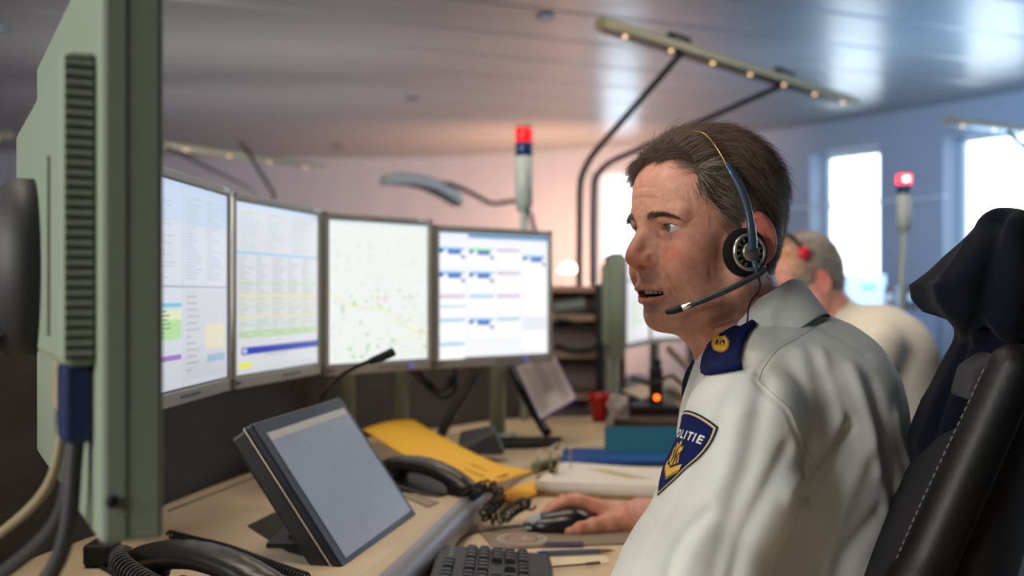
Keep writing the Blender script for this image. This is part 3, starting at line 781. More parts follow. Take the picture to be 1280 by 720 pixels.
# embroidered emblem: ring of rays with a crown
eb = MB(); ce = (902, 437)
def onep(dx, dy, off=.0042):
    q = (ce[0]+dx, ce[1]+dy); d = (P(q[0], q[1], 1.0)-cam0).normalized(); hit = SBV.ray_cast(cam0, d)
    return (hit[0] if hit[0] is not None else P(q[0], q[1], 1.12))+EPN*(.005+off)
def blob_tube(a, r=.0011): eb.tube(a, r, 6)
for k in range(22):
    a = 2*math.pi*k/22
    if 4.3 < a < 5.1: continue
    blob_tube([onep(7*math.cos(a), 8.2*math.sin(a)), onep(10.4*math.cos(a+.22), 11.4*math.sin(a+.22))])
blob_tube([onep(6.6*math.cos(a/3), 7.6*math.sin(a/3)) for a in range(20)], .0010)
for q in ([(-4, 3), (-2, -2), (0, 3), (2, -2), (4, 3)], [(-4, 4), (4, 3.5)], [(-3, 6), (3, 5.5)], [(-2, -5), (0, -3), (3, -6)]): blob_tube([onep(*c) for c in q], .0012)
eb.build('shoulder_emblem', gold, ep) if False else None
eb.v = [v for v in eb.v]; o = eb.build('emblem', gold, SHIRT); o['label'] = 'gold embroidered emblem on the shoulder slide'
# button of the shoulder strap tab: white end near the collar
tb = MB(); pts = [(958, 397), (975, 391), (992, 390), (994, 393), (978, 398), (960, 401)]
W2 = []
for (x, y) in pts:
    hit = SBV.ray_cast(cam0, (P(x, y, 1.0)-cam0).normalized()); W2.append((hit[0] if hit[0] is not None else P(x, y, 1.2))+EPN*.005)
o = tb.add(W2, [[0, 1, 4, 5], [1, 2, 3, 4]]).build('shoulder_strap', CLOTH, SHIRT); md = o.modifiers.new('Solidify', 'SOLIDIFY'); md.thickness = .003
# ------------------------------------------------------------------ headset
hsblk = mat('headset_black', (16, 17, 20), .55); hsbar = mat('headset_blue_grey', (62, 76, 92), .32, metal=.2); silver = mat('silver_plastic', (186, 182, 172), .28, metal=.8); foam = mat('ear_foam', (12, 12, 13), .95, bump=.6, bscale=500)
def HL(x, y, z): return HM @ Vector((x, y, z))
hs = thing('headset', 'blue-grey call headset with silver-ringed ear cup and boom microphone on the near man', 'headset', HL(-.004, .1, -.03))
cupC = Vector((.015, .0930, -.0365)); ax = Vector((.12, .99, .02)).normalized()
zx = Vector((0, 0, 1)); sx = ax.cross(zx).normalized(); zx = sx.cross(ax).normalized()
CM = HM @ Matrix.Translation(cupC) @ Matrix(((sx.x, zx.x, ax.x), (sx.y, zx.y, ax.y), (sx.z, zx.z, ax.z))).to_4x4() @ Matrix.Scale(.92, 4)
MB().lathe([(.016, -.016), (.027, -.015), (.0315, -.009), (.0315, -.003), (.027, .001), (.012, .001), (0, .001)], M=CM, n=40).build('ear_cushion', foam, hs)
MB().lathe([(.0, .0), (.0245, .0), (.0245, .003), (.0235, .0055), (.0205, .0062), (.0195, .0045), (.0, .0045)], M=CM, n=44).build('ear_cup', hsblk, hs)
r = MB().lathe([(.0195, .0040), (.0200, .0068), (.0228, .0068), (.0242, .0045), (.0242, .002)], M=CM, n=44)
for k in range(14):
    a = 2*math.pi*k/14+.2
    if abs(math.cos(a)) < .35: continue
    Mk = CM @ Matrix.Rotation(a, 4, 'Z'); r.box((.0172, 0, .0052), (.0050, .0022, .0016), M=Mk)
r.build('vent_ring', silver, hs)
MB().lathe([(.0, .0105), (.0112, .0105), (.0122, .0095), (.0122, .004)], M=CM, n=36).build('hub_cap', mat('hub_cap_metal', (168, 160, 150), .35, metal=.8), hs)
tv, tf = text_mesh('PLANTRONICS', .0026, 1.0)
o = MB().add([(CM @ Vector((-v.x, v.y, .0108))) for v in tv], tf); hubtext = o.build('hub_lettering', mat('hub_print', (60, 56, 52), .5), hs)
# headband: wide bar up from the cup, then a thin steel band over the top
def band(pts, w, t, name, m):
    V_ = []; F_ = []; n = len(pts)
    for i, p in enumerate(pts):
        ww = w[i] if isinstance(w, list) else w; tdir = (pts[min(i+1, n-1)]-pts[max(i-1, 0)]).normalized(); nrm = (p-Vector((-.004, 0, .03))).normalized(); sd = tdir.cross(nrm).normalized(); nrm = sd.cross(tdir)
        for k in range(8):
            a = 2*math.pi*(k+.5)/8; V_.append(p+sd*math.cos(a)*ww+nrm*math.sin(a)*t)
    for i in range(n-1):
        for k in range(8): F_.append([i*8+k, i*8+(k+1) % 8, (i+1)*8+(k+1) % 8, (i+1)*8+k])
    F_ += [list(range(8)), [(n-1)*8+k for k in range(8)]]
    o = MB().add([HM @ v for v in V_], F_, smooth=True).build(name, m, hs); return o
bp = [Vector(q) for q in ((.015, .1030, -.034), (.0155, .1035, -.016), (.017, .1010, .012), (.022, .0960, .038), (.028, .0890, .058), (.0315, .084, .068))]
band(smooth_path(bp, 8), [.0058]*12+[.0050]*(41-12-8)+[.0042]*8, .0028, 'headband_arm', hsbar)
bp2 = [Vector(q) for q in ((.0310, .085, .066), (.036, .076, .086), (.038, .063, .1010), (.039, .045, .1110), (.038, 0, .1180), (.036, -.040, .112), (.030, -.075, .090), (.020, -.088, .05), (.010, -.090, .02))]
band(smooth_path(bp2, 8), .0014, .0010, 'headband_wire', mat('band_steel', (150, 125, 80), .3, metal=.9))
MB().lathe([(0, .012), (.018, .012), (.022, .004), (.02, -.004), (0, -.004)], M=HM @ Matrix.Translation((.010, -.088, .015)) @ Matrix.Rotation(math.radians(90), 4, 'X')).build('temple_pad', hsblk, hs)
# boom pivot and boom
band([Vector(q) for q in ((.0145, .1035, -.046), (.0135, .1045, -.055), (.012, .1045, -.062))], .0040, .0030, 'boom_pivot', hsbar)
bm_ = smooth_path([(.001, .1040, -.0575), (.012, .1050, -.0630), (.042, .0930, -.0770), (.068, .0780, -.0880), (.081, .0680, -.0935)], 10)
MB().tube([HM @ v for v in bm_], [.0036]*6+[.0034]*20+[.0032]*15, 12).build('microphone_boom', mat('boom_grey', (58, 66, 68), .35, metal=.2), hs)
mt = smooth_path([(.0805, .0685, -.0933), (.090, .0600, -.0968)], 4); MB().tube([HM @ v for v in mt], [.0030, .0036, .0034, .0036, .0030], 12).build('chrome_collar', mat('chrome', (215, 210, 200), .12, metal=1), hs)
mt = smooth_path([(.089, .0605, -.0966), (.098, .0530, -.0995), (.104, .0475, -.1010)], 5); MB().tube([HM @ v for v in mt], [.0038, .0042, .0042, .0042, .0042, .0040, .0038, .0036, .0034, .0030, .0016][:len(mt)], 12).build('microphone_tip', hsblk, hs)
cd = smooth_path([HL(.010, .104, -.064), HL(.009, .1035, -.080), P(937, 380, 1.155), P(934, 404, 1.14)], 8); MB().tube(cd, .0011, 8).build('headset_cord', hsblk, hs)
# ------------------------------------------------------------------ the room
CEIL = 2.75
def wall_material(name, rgb):
    return mat(name, rgb, .6, spec=.3, noise=.02, nscale=3, bump=.05, bscale=60)
wallm = wall_material('painted_wall', (150, 156, 166))
# floor
FLOORM = (mat('carpet_tiles', (70, 68, 74), .95, noise=.15, nscale=8, bump=.3, bscale=400))
# ceiling of long glossy metal strips
cm = bpy.data.materials.new('ceiling_strips'); cm.use_nodes = True; nt = cm.node_tree; b = nt.nodes['Principled BSDF']
b.inputs['Base Color'].default_value = (*lin((142, 143, 140)), 1); b.inputs['Roughness'].default_value = .30; b.inputs['Metallic'].default_value = .35; b.inputs['Specular IOR Level'].default_value = .8
tc = nt.nodes.new('ShaderNodeTexCoord'); mp = nt.nodes.new('ShaderNodeMapping'); mp.inputs['Rotation'].default_value = (0, 0, math.radians(-24)); nt.links.new(tc.outputs['Object'], mp.inputs['Vector'])
wv = nt.nodes.new('ShaderNodeTexWave'); wv.wave_type = 'BANDS'; wv.bands_direction = 'Y'; wv.wave_profile = 'SAW'; wv.inputs['Scale'].default_value = .52; wv.inputs['Distortion'].default_value = 0
nt.links.new(mp.outputs['Vector'], wv.inputs['Vector'])
rp = nt.nodes.new('ShaderNodeValToRGB'); rp.color_ramp.elements[0].position = 0; rp.color_ramp.elements[0].color = (0, 0, 0, 1); rp.color_ramp.elements[1].position = .06; rp.color_ramp.elements[1].color = (1, 1, 1, 1)
nt.links.new(wv.outputs['Fac'], rp.inputs['Fac'])
n1 = nt.nodes.new('ShaderNodeTexNoise'); n1.inputs['Scale'].default_value = 1.6; n1.inputs['Detail'].default_value = 2; nt.links.new(mp.outputs['Vector'], n1.inputs['Vector'])
ad = nt.nodes.new('ShaderNodeMath'); ad.operation = 'MULTIPLY_ADD'; ad.inputs[1].default_value = 1.0; nt.links.new(n1.outputs['Fac'], ad.inputs[0]); nt.links.new(rp.outputs['Color'], ad.inputs[2])
bp = nt.nodes.new('ShaderNodeBump'); bp.inputs['Strength'].default_value = .35; bp.inputs['Distance'].default_value = .02; nt.links.new(ad.outputs[0], bp.inputs['Height']); nt.links.new(bp.outputs['Normal'], b.inputs['Normal'])

# curved back wall with deep windows
WPTS = smooth_path([(-8.0, 11.0, 0), (-6.0, 12.0, 0), (-3.5, 12.5, 0), (-1.2, 12.6, 0), (.6, 11.95, 0), (2.5, 10.6, 0), (3.95, 8.6, 0), (5.2, 6.4, 0), (6.0, 3.5, 0), (6.2, 0, 0)], 10)
WL = [0]
for a, b_ in zip(WPTS[:-1], WPTS[1:]): WL.append(WL[-1]+(b_-a).length)
def wall_at(s):
    s = max(0, min(WL[-1]-1e-4, s)); i = max(k for k in range(len(WL)) if WL[k] <= s); i = min(i, len(WPTS)-2)
    t = (s-WL[i])/(WL[i+1]-WL[i]); p = WPTS[i].lerp(WPTS[i+1], t); d = (WPTS[i+1]-WPTS[i]).normalized(); return p, Vector((-d.y, d.x, 0))
def wall_s(px):
    k = (px-640)/FPX; lo = None; best = None
    for i in range(4000):
        s = WL[-1]*i/4000; p, n = wall_at(s); v = p.x-k*p.y
        if lo is not None and lo < 0 <= v: best = s; break
        lo = v
    return best
WZ0, WZ1, WT = 1.26, 2.49, .32
ROOM = [(p.x+.02, p.y+.02) for p in WPTS[::2]]+[(6.45, -4.05), (-8.65, -4.05)]
structure(MB().prism(ROOM, CEIL, CEIL+.1).build('ceiling', cm)); structure(MB().prism(ROOM, -.1, 0).build('floor', FLOORM))
wins = [(wall_s(738), wall_s(797)), (wall_s(1012), wall_s(1099)), (wall_s(1178), wall_s(1282))]
sB = wins[2][1]; wins += [(sB+.9, sB+2.0), (sB+2.8, sB+4.0)]
def wq(mb, s0, s1, z0, z1, off=0.0, flip=False):
    p, n = wall_at(s0); q, m = wall_at(s1); mb.quad((p.x+n.x*off, p.y+n.y*off, z0), (q.x+m.x*off, q.y+m.y*off, z0), (q.x+m.x*off, q.y+m.y*off, z1), (p.x+n.x*off, p.y+n.y*off, z1))
wb = MB(); edges = sorted([0, WL[-1]]+[w for ww in wins for w in ww])
for a, b_ in zip(edges[:-1], edges[1:]):
    isw = any(abs(a-w[0]) < 1e-6 for w in wins); n = max(1, int((b_-a)/.4))
    for off in (0, WT):
        for i in range(n):
            s0 = a+(b_-a)*i/n; s1 = a+(b_-a)*(i+1)/n
            if isw: wq(wb, s0, s1, 0, WZ0, off); wq(wb, s0, s1, WZ1, CEIL+.05, off)
            else: wq(wb, s0, s1, 0, CEIL+.05, off)
    if isw:
        p0, n0 = wall_at(a+1e-4); p1, n1_ = wall_at(b_-1e-4)
        for z in (WZ0, WZ1):
            wb.quad((p0.x, p0.y, z), (p1.x, p1.y, z), (p1.x+n1_.x*WT, p1.y+n1_.y*WT, z), (p0.x+n0.x*WT, p0.y+n0.y*WT, z))
        for p, n_ in ((p0, n0), (p1, n1_)):
            wb.quad((p.x, p.y, WZ0), (p.x+n_.x*WT, p.y+n_.y*WT, WZ0), (p.x+n_.x*WT, p.y+n_.y*WT, WZ1), (p.x, p.y, WZ1))
structure(wb.build('wall_back', wallm))
# side and rear walls
lw = MB(); lw.quad((-8, 11, 0), (-8.6, -4, 0), (-8.6, -4, CEIL+.05), (-8, 11, CEIL+.05)); structure(lw.build('wall_left', wallm))
rw = MB(); rw.quad((-8.6, -4, 0), (6.4, -4, 0), (6.4, -4, CEIL+.05), (-8.6, -4, CEIL+.05)); rw.quad((6.4, -4, 0), (6.2, 0, 0), (6.2, 0, CEIL+.05), (6.4, -4, CEIL+.05)); structure(rw.build('wall_rear', wallm))
fr = mat('window_frame_white', (205, 212, 218), .4); glass = bpy.data.materials.new('window_glass'); glass.use_nodes = True
nt = glass.node_tree; nt.nodes.clear(); o_ = nt.nodes.new('ShaderNodeOutputMaterial'); mx = nt.nodes.new('ShaderNodeMixShader'); tr = nt.nodes.new('ShaderNodeBsdfTransparent'); gl = nt.nodes.new('ShaderNodeBsdfGlossy'); gl.inputs['Roughness'].default_value = .02; fz = nt.nodes.new('ShaderNodeFresnel'); fz.inputs[0].default_value = 1.3
nt.links.new(fz.outputs[0], mx.inputs[0]); nt.links.new(tr.outputs[0], mx.inputs[1]); nt.links.new(gl.outputs[0], mx.inputs[2]); nt.links.new(mx.outputs[0], o_.inputs[0])
for i, (a, b_) in enumerate(wins):
    p0, n0 = wall_at(a+1e-3); p1, n1_ = wall_at(b_-1e-3); q0 = p0+n0*(WT-.06); q1 = p1+n1_*(WT-.06); d = (q1-q0); L = d.length; ang = math.atan2(d.y, d.x)
    M = Matrix.Translation((q0.x, q0.y, 0)) @ Matrix.Rotation(ang, 4, 'Z'); f = MB(); w_ = .045
    f.box((w_/2, 0, (WZ0+WZ1)/2), (w_, .05, WZ1-WZ0), M); f.box((L-w_/2, 0, (WZ0+WZ1)/2), (w_, .05, WZ1-WZ0), M)
    f.box((L/2, 0, WZ0+w_/2), (L, .05, w_), M); f.box((L/2, 0, WZ1-w_/2), (L, .05, w_), M)
    wo = structure(f.build('window_%d' % (i+1), fr)); g = MB(); g.box((L/2, .0, (WZ0+WZ1)/2), (L-2*w_, .006, WZ1-WZ0-2*w_), M); g.build('pane', glass, wo)
    s_ = MB(); s_.box((L/2, -.15, WZ0-.012), (L+.04, .42, .024), M); s_.build('sill', fr, wo)
# pale cable rail along the wall between the windows
r_ = MB(); s0, s1 = wall_s(980), wall_s(1186); pts = []
for i in range(20):
    p, n = wall_at(s0+(s1-s0)*i/19); pts.append((p.x-n.x*.05, p.y-n.y*.05, 1.15+112*p.y/FPX*0+1.97-1.15))
r_.tube(pts, .014, 8); structure(r_.build('trim_1', fr))
# ---- low partition wrapping the console
brown = mat('partition_felt', (82, 78, 76), .9, noise=.08, nscale=30, bump=.2, bscale=500)
dk = mat('console_dark', (34, 34, 36), .6)
part_pts = smooth_path([(-1.02, .5, 0), (-.86, 1.0, 0), (-.74, 1.35, 0), (-.665, 1.62, 0), (-.635, 1.85, 0), (-.575, 2.18, 0), (-.46, 2.62, 0), (-.32, 2.98, 0), (-.12, 3.30, 0), (.02, 3.40, 0)], 8)
pb_ = MB(); 
for a, b_ in zip(part_pts[:-1], part_pts[1:]):
    d = (b_-a); n = Vector((-d.y, d.x, 0)).normalized()*.025
    pb_.add([(a-n)+Vector((0, 0, 0)), (b_-n), (b_+n), (a+n), a-n+Vector((0, 0, 1.13)), b_-n+Vector((0, 0, 1.13)), b_+n+Vector((0, 0, 1.13)), a+n+Vector((0, 0, 1.13))], [[0, 1, 5, 4], [3, 2, 6, 7], [4, 5, 6, 7]])
pp = pb_.build('desk_partition', brown); tag(pp, 'dark brown felt partition curving behind the row of four screens', 'partition')
cp = MB(); cp.tube([p+Vector((0, 0, 1.135)) for p in part_pts], .028, 8, flat=.5); cp.build('cap_rail', mat('cap_rail_grey', (104, 96, 92), .5), pp)
# ---- console: raised ledge under the screens, and the worktop in front of it
beige = mat('console_beige', (196, 176, 148), .5, noise=.03, nscale=12, spec=.4)
inner = smooth_path([(-.32, .55, 0), (-.235, .95, 0), (-.150, 1.38, 0), (-.076, 1.855, 0), (-.028, 2.15, 0), (.03, 2.42, 0), (.12, 2.57, 0), (.30, 2.62, 0), (.60, 2.62, 0)], 6)
outer = [p+Vector((.04, -.02, 0)) for p in part_pts]+[Vector((.60, 3.45, 0))]
def arc_resample(pts, n):
    L = [0]
    for a, b_ in zip(pts[:-1], pts[1:]): L.append(L[-1]+(b_-a).length)
    out = []
    for k in range(n):
        s = L[-1]*k/(n-1); i = max(j for j in range(len(L)) if L[j] <= s+1e-9); i = min(i, len(pts)-2); out.append(pts[i].lerp(pts[i+1], (s-L[i])/(L[i+1]-L[i])))
    return out
nI = 60; I_ = arc_resample(inner, nI); O_ = arc_resample(outer, nI)
LEDGE = .79; LOW = .765
V_ = []; 
for i in range(nI):
    a, o = I_[i], O_[i]; u = (a-o).normalized()
    LZ = LEDGE-(LEDGE-LOW)*max(0, min(1, (a.y-2.1)/.35))
    prof = [(o, LEDGE-.05), (o, LZ), (a-u*.045, LZ), (a-u*.028, LZ-.003), (a-u*.012, LZ-.008), (a-u*.003, LZ-.014), (a, LEDGE-.048)]
    for (p, z) in prof: V_.append(Vector((p.x, p.y, z)))
F_ = []; n7 = 7
for i in range(nI-1):
    for k in range(n7-1): F_.append([i*n7+k, i*n7+k+1, (i+1)*n7+k+1, (i+1)*n7+k])
F_.append([k for k in range(n7)]); F_.append([(nI-1)*n7+k for k in range(n7)])
cs = MB(); cs.add(V_, F_)
con = cs.build('console_ledge', [beige]); tag(con, 'beige raised console ledge with rounded front edge carrying the screens', 'console')
for p in con.data.polygons: p.use_smooth = abs(p.normal.z) < .98
# rounded silver nose along the left stretch of the ledge
ns = MB(); seg = [p for p in I_ if p.y < 2.05]
V_ = []; 
for p in seg:
    for k in range(9):
        a = -.2+1.75*k/8; V_.append(Vector((p.x-.020+.026*math.cos(a), p.y, LEDGE-.028+.030*math.sin(a))))
ns.add(V_, [[i*9+k, i*9+k+1, (i+1)*9+k+1, (i+1)*9+k] for i in range(len(seg)-1) for k in range(8)], smooth=True)
o = ns.build('nosing', mat('nosing_silver', (138, 136, 138), .35, metal=.35), con); o['label'] = 'rounded grey nosing'
# seam groove and slot in the ledge
gv = MB(); A, B = Vector((-.56, 1.95, LEDGE+.0008)), Vector((-.38, 1.0, LEDGE+.0008))
sm = [PZ(210, 639, LEDGE+.001), PZ(318, 597, LEDGE+.001), PZ(345, 585, LEDGE+.001)]
gv.tube(sm, .0016, 4)
gv.build('joint_line', mat('joint_dark', (96, 84, 70), .8), con)
gv = MB(); q = [PZ(511, 612, LEDGE+.001), PZ(530, 607, LEDGE+.001), PZ(552, 627, LEDGE+.001), PZ(537, 634, LEDGE+.001)]
q = [PZ(500, 619, LEDGE+.0012), PZ(520, 617, LEDGE+.0012), PZ(549, 628, LEDGE+.0012), PZ(535, 634, LEDGE+.0012)]
gv.add(q, [[0, 1, 2, 3]]); o = gv.build('inlay_plate', mat('inlay_grey', (140, 128, 112), .6), con); md = o.modifiers.new('Solidify', 'SOLIDIFY'); md.thickness = .001
# worktop
wt = MB(); poly = [(-.42, .45), (.62, .45), (.62, 1.0), (.30, 1.08), (.18, 1.22), (.17, 1.5), (.28, 1.9), (.55, 2.05), (.62, 2.1), (.62, 2.62), (.1, 2.62), (-.36, 2.62), (-.48, 2.0)]
wt.prism(poly, .712, .74); desk = wt.build('worktop', mat('worktop_beige', (214, 190, 158), .42, noise=.03, nscale=14, spec=.45), bevel=.004)
tag(desk, 'beige laminate worktop carrying keyboard, mouse and folders', 'desk')
lg = MB(); 
for (x, y) in ((-.36, .6), (.4, .6), (.55, 2.35), (-.34, 2.3)):
    l = MB(); l.box((x, y, .356), (.07, .07, .712)); l.build('leg', mat('leg_grey', (110, 112, 112), .4, metal=.3), desk, bevel=.006)
# green glass-like edge strip along the far stretch of the ledge
ge = MB(); pts = [p+Vector((0, 0, LOW-.007)) for p in I_ if p.y > 2.45]; ge.tube([q+Vector((0, -.004, 0)) for q in pts], .0085, 8)
o = ge.build('edge_strip', mat('edge_green', (128, 146, 118), .35), con); o['label'] = 'pale green edge strip'
# ------------------------------------------------------------------ the screens
bez = mat('monitor_grey', (178, 176, 168), .42, spec=.4); bezd = mat('monitor_inner', (60, 60, 62), .4); polem = mat('pole_green_grey', (150, 160, 146), .35, metal=.3)
scr_m = attr_mat('screen_light', emission=1.0, rough=.25)
def W(r, g, b): return lin((r, g, b))
def screen_mesh(name, w, h, rects, M, parent, gain=1.0, off=.0006, vgrad=None):
    """flat picture made of coloured rectangles in u,v 0..1 (v from the top)"""
    V_ = []; F_ = []; C_ = []
    for i, (u0, v0, u1, v1, c) in enumerate(rects):
        n = len(V_); e = off*(.15+i*.0035)
        for (u, v) in ((u0, v0), (u1, v0), (u1, v1), (u0, v1)):
            V_.append(M @ Vector(((u-.5)*w, -e, (.5-v)*h))); g = gain
            C_.append([x*g for x in c])
        F_.append([n, n+3, n+2, n+1])
    me = fast_mesh(name, V_, F_, smooth=False); set_col(me, np.array(C_)); return link(name, me, scr_m, parent)
def rows(u0, u1, v0, v1, n, col, frac=.35, fill=(.3, 1.0), seed=0, cols=1):
    r = random.Random(seed); out = []
    for i in range(n):
        v = v0+(v1-v0)*i/n; dv = (v1-v0)/n*frac
        for c in range(cols):
            a = u0+(u1-u0)*c/cols; b_ = u0+(u1-u0)*(c+.85)/cols; out.append((a, v, a+(b_-a)*r.uniform(*fill), v+dv, col))
    return out
def monitor(name, label, L, R, z0, z1, rects, gain, buttons=.5, pole=None, led=True):
    L = Vector((L[0], L[1], 0)); R = Vector((R[0], R[1], 0)); d = R-L; w = d.length; h = z1-z0; ang = math.atan2(d.y, d.x); c = (L+R)/2
    rt = thing(name, label, 'monitor', (c.x, c.y, z0), group='computer screens in a row')
    M = Matrix.Translation((c.x, c.y, z0)) @ Matrix.Rotation(ang, 4, 'Z')      # local x along the screen, -y towards the viewer
    bw = .0125; bb = .021
    f = MB(); t = .028
    f.box((0, t/2, h-bw/2), (w, t, bw), M); f.box((0, t/2, bb/2), (w, t, bb), M)
    f.box((-w/2+bw/2, t/2, h/2), (bw, t, h), M); f.box((w/2-bw/2, t/2, h/2), (bw, t, h), M); f.box((0, t*.75, h/2), (w-.004, t*.5, h-.004), M)
    f.build('bezel', bez, rt, bevel=.0022)
    k = MB(); k.box((0, t+.018, h/2), (w*.80, .040, h*.74), M); k.box((0, t+.045, h*.45), (w*.35, .03, h*.40), M); k.build('back_housing', bez, rt, bevel=.008)
    iw, ih = w-2*bw-.006, h-bw-bb-.006; ic = Vector((0, .0028, bb+.003+ih/2))
    e = MB(); e.box((0, .0055, ic.z), (iw+.006, .003, ih+.006), M); e.build('inner_frame', bezd, rt)
    screen_mesh('screen', iw, ih, rects, M @ Matrix.Translation(ic), rt, gain)
    b_ = MB()
    for i in range(7): b_.box((w*(buttons-.5)-.040+i*.0125, -.0006, bb*.52), (.0075, .002, .0042), M)
    b_.build('buttons', mat('button_grey', (128, 126, 122), .5), rt)
    if led: l = MB(); l.box((w*(buttons-.5)+.052, -.0006, bb*.52), (.008, .002, .006), M); o = l.build('power_light', mat('led_blue', (60, 70, 200), .4, emis=(90, 100, 255), estr=.7), rt); o['label'] = 'blue power light'
    n = MB(); n.box((w/2-.028, -.0006, h-bw*.5), (.034, .0016, .0075), M); o = n.build('badge', mat('badge_white', (226, 228, 228), .3), rt); o['label'] = 'small white badge'
    n = MB(); n.box((-w/2+.012, -.0006, bb*.5), (.006, .0016, .005), M); n.box((-w/2+.022, -.0006, bb*.5), (.006, .0016, .003), M); n.build('speaker_marks', mat('button_dark', (60, 60, 60), .5), rt)
    bk = M @ Vector((0, t+.055, h*.48))
    if pole is None:      # carried by an arm from the partition
        e_ = M @ Vector((0, .30, h*.40)); e_.x = min(e_.x, -.60); MB().tube([bk, (bk.x-.06, bk.y+.02, bk.z-.02), (e_.x, e_.y, e_.z)], .018, 12).build('arm', polem, rt)
    else:
        q = P(pole[0], 0, pole[1]); q.z = z0; zf = LOW if pole[1] > 2.5 else LEDGE; p = MB(); p.lathe([(.021, zf-z0), (.021, h*.55)], c=(q.x, q.y, z0), n=20); p.build('pole', polem, rt)
        MB().tube([bk, (q.x, q.y, bk.z)], .018, 12).build('arm', polem, rt)
        MB().lathe([(.05, zf+.0005), (.05, zf+.006), (.03, zf+.010)], c=(q.x, q.y, 0)).build('base_plate', polem, rt)
    return rt, M
white = W(236, 240, 246); gry = W(205, 208, 216); lt = W(222, 226, 234)
# 1: text windows
def pic1():
    r = [(0, 0, 1, 1, W(212, 216, 226)), (0, 0, 1, .03, W(190, 208, 232)), (0, .03, 1, .19, W(196, 212, 232)), (0, .50, 1, .512, W(170, 176, 188)), (.42, .03, .425, 1, W(170, 178, 192))]
    r += rows(.03, .40, .08, .48, 22, W(178, 190, 208), .3, seed=1)+rows(.45, .97, .06, .48, 26, W(176, 188, 206), .3, seed=2, cols=2)
    r += [(.02, .585, .40, .605, W(110, 190, 222))]+[(.02, .62, .40, .665, W(224, 232, 190)), (.02, .665, .40, .76, W(176, 220, 150))]
    r += rows(.15, .36, .62, .76, 7, W(120, 160, 110), .4, seed=3)+[(.02, .835, .40, .86, W(160, 110, 196))]+rows(.03, .38, .88, .98, 6, W(170, 174, 184), .3, seed=4)
    r += [(.44, .52, .98, .97, W(206, 208, 216)), (.70, .70, .96, .83, W(226, 218, 190)), (.72, .86, .96, .90, W(150, 186, 210))]+rows(.46, .66, .55, .95, 12, W(176, 180, 190), .3, seed=5)
    return r
def pic2():
    r = [(0, 0, 1, 1, W(216, 218, 222)), (0, 0, 1, .03, W(200, 216, 236)), (0, .285, 1, .297, W(130, 196, 230))]
    r += rows(.03, .95, .05, .28, 12, W(190, 196, 206), .25, seed=6, cols=3)+rows(.02, .97, .31, .80, 30, W(168, 176, 176), .28, seed=7, cols=5)
    for v, c in ((.46, W(196, 222, 176)), (.53, W(224, 218, 172)), (.56, W(224, 218, 172)), (.60, W(212, 214, 186)), (.66, W(224, 220, 166)), (.71, W(196, 214, 190)), (.75, W(170, 214, 130)), (.775, W(170, 214, 130))): r.append((.02, v, .98, v+.014, c))
    r += [(.05, .845, 1, .888, W(22, 52, 172)), (.06, .852, .11, .88, W(180, 196, 236)), (.02, .935, .16, .965, W(232, 232, 70)), (.30, .90, .60, .906, W(170, 176, 186)), (0, .975, 1, .978, W(180, 184, 190))]
    return r
def pic3():
    r = [(0, 0, 1, 1, W(238, 242, 238)), (0, 0, 1, .02, W(220, 228, 232))]; q = random.Random(5)
    for i in range(46):   # green areas
        u = q.uniform(.03, .95); v = q.uniform(.45, .97); s = q.uniform(.008, .035); r.append((u, v, u+s, v+s*q.uniform(.5, 1.3), W(188, 220, 180)))
    for i in range(60):   # yellow roads, a band falling to the right
        u = i/60; v = .50+.30*u+.03*math.sin(u*9); r.append((u, v, u+.018, v+.012, W(238, 234, 180)))
    for i in range(34): u = q.uniform(.55, .98); v = q.uniform(.66, .95); r.append((u, v, u+q.uniform(.01, .05), v+.008, W(238, 234, 176)))
    for i in range(120):  # thin grey roads
        u = q.uniform(0, .97); v = q.uniform(.1, .98)
        if q.random() < .5: r.append((u, v, u+q.uniform(.01, .05), v+.004, W(200, 206, 206)))
        else: r.append((u, v, u+.004, v+q.uniform(.01, .05), W(200, 206, 206)))
    for i in range(9): u = .44+q.uniform(0, .12); v = .46+q.uniform(0, .10); r.append((u, v, u+.03, v+.02, W(236, 214, 204)))
    for (u, v) in ((.20, .52), (.35, .56), (.50, .60), (.58, .62), (.78, .70), (.93, .78), (.9, .83)): r.append((u, v, u+.016, v+.014, W(130, 180, 120)))
    return r
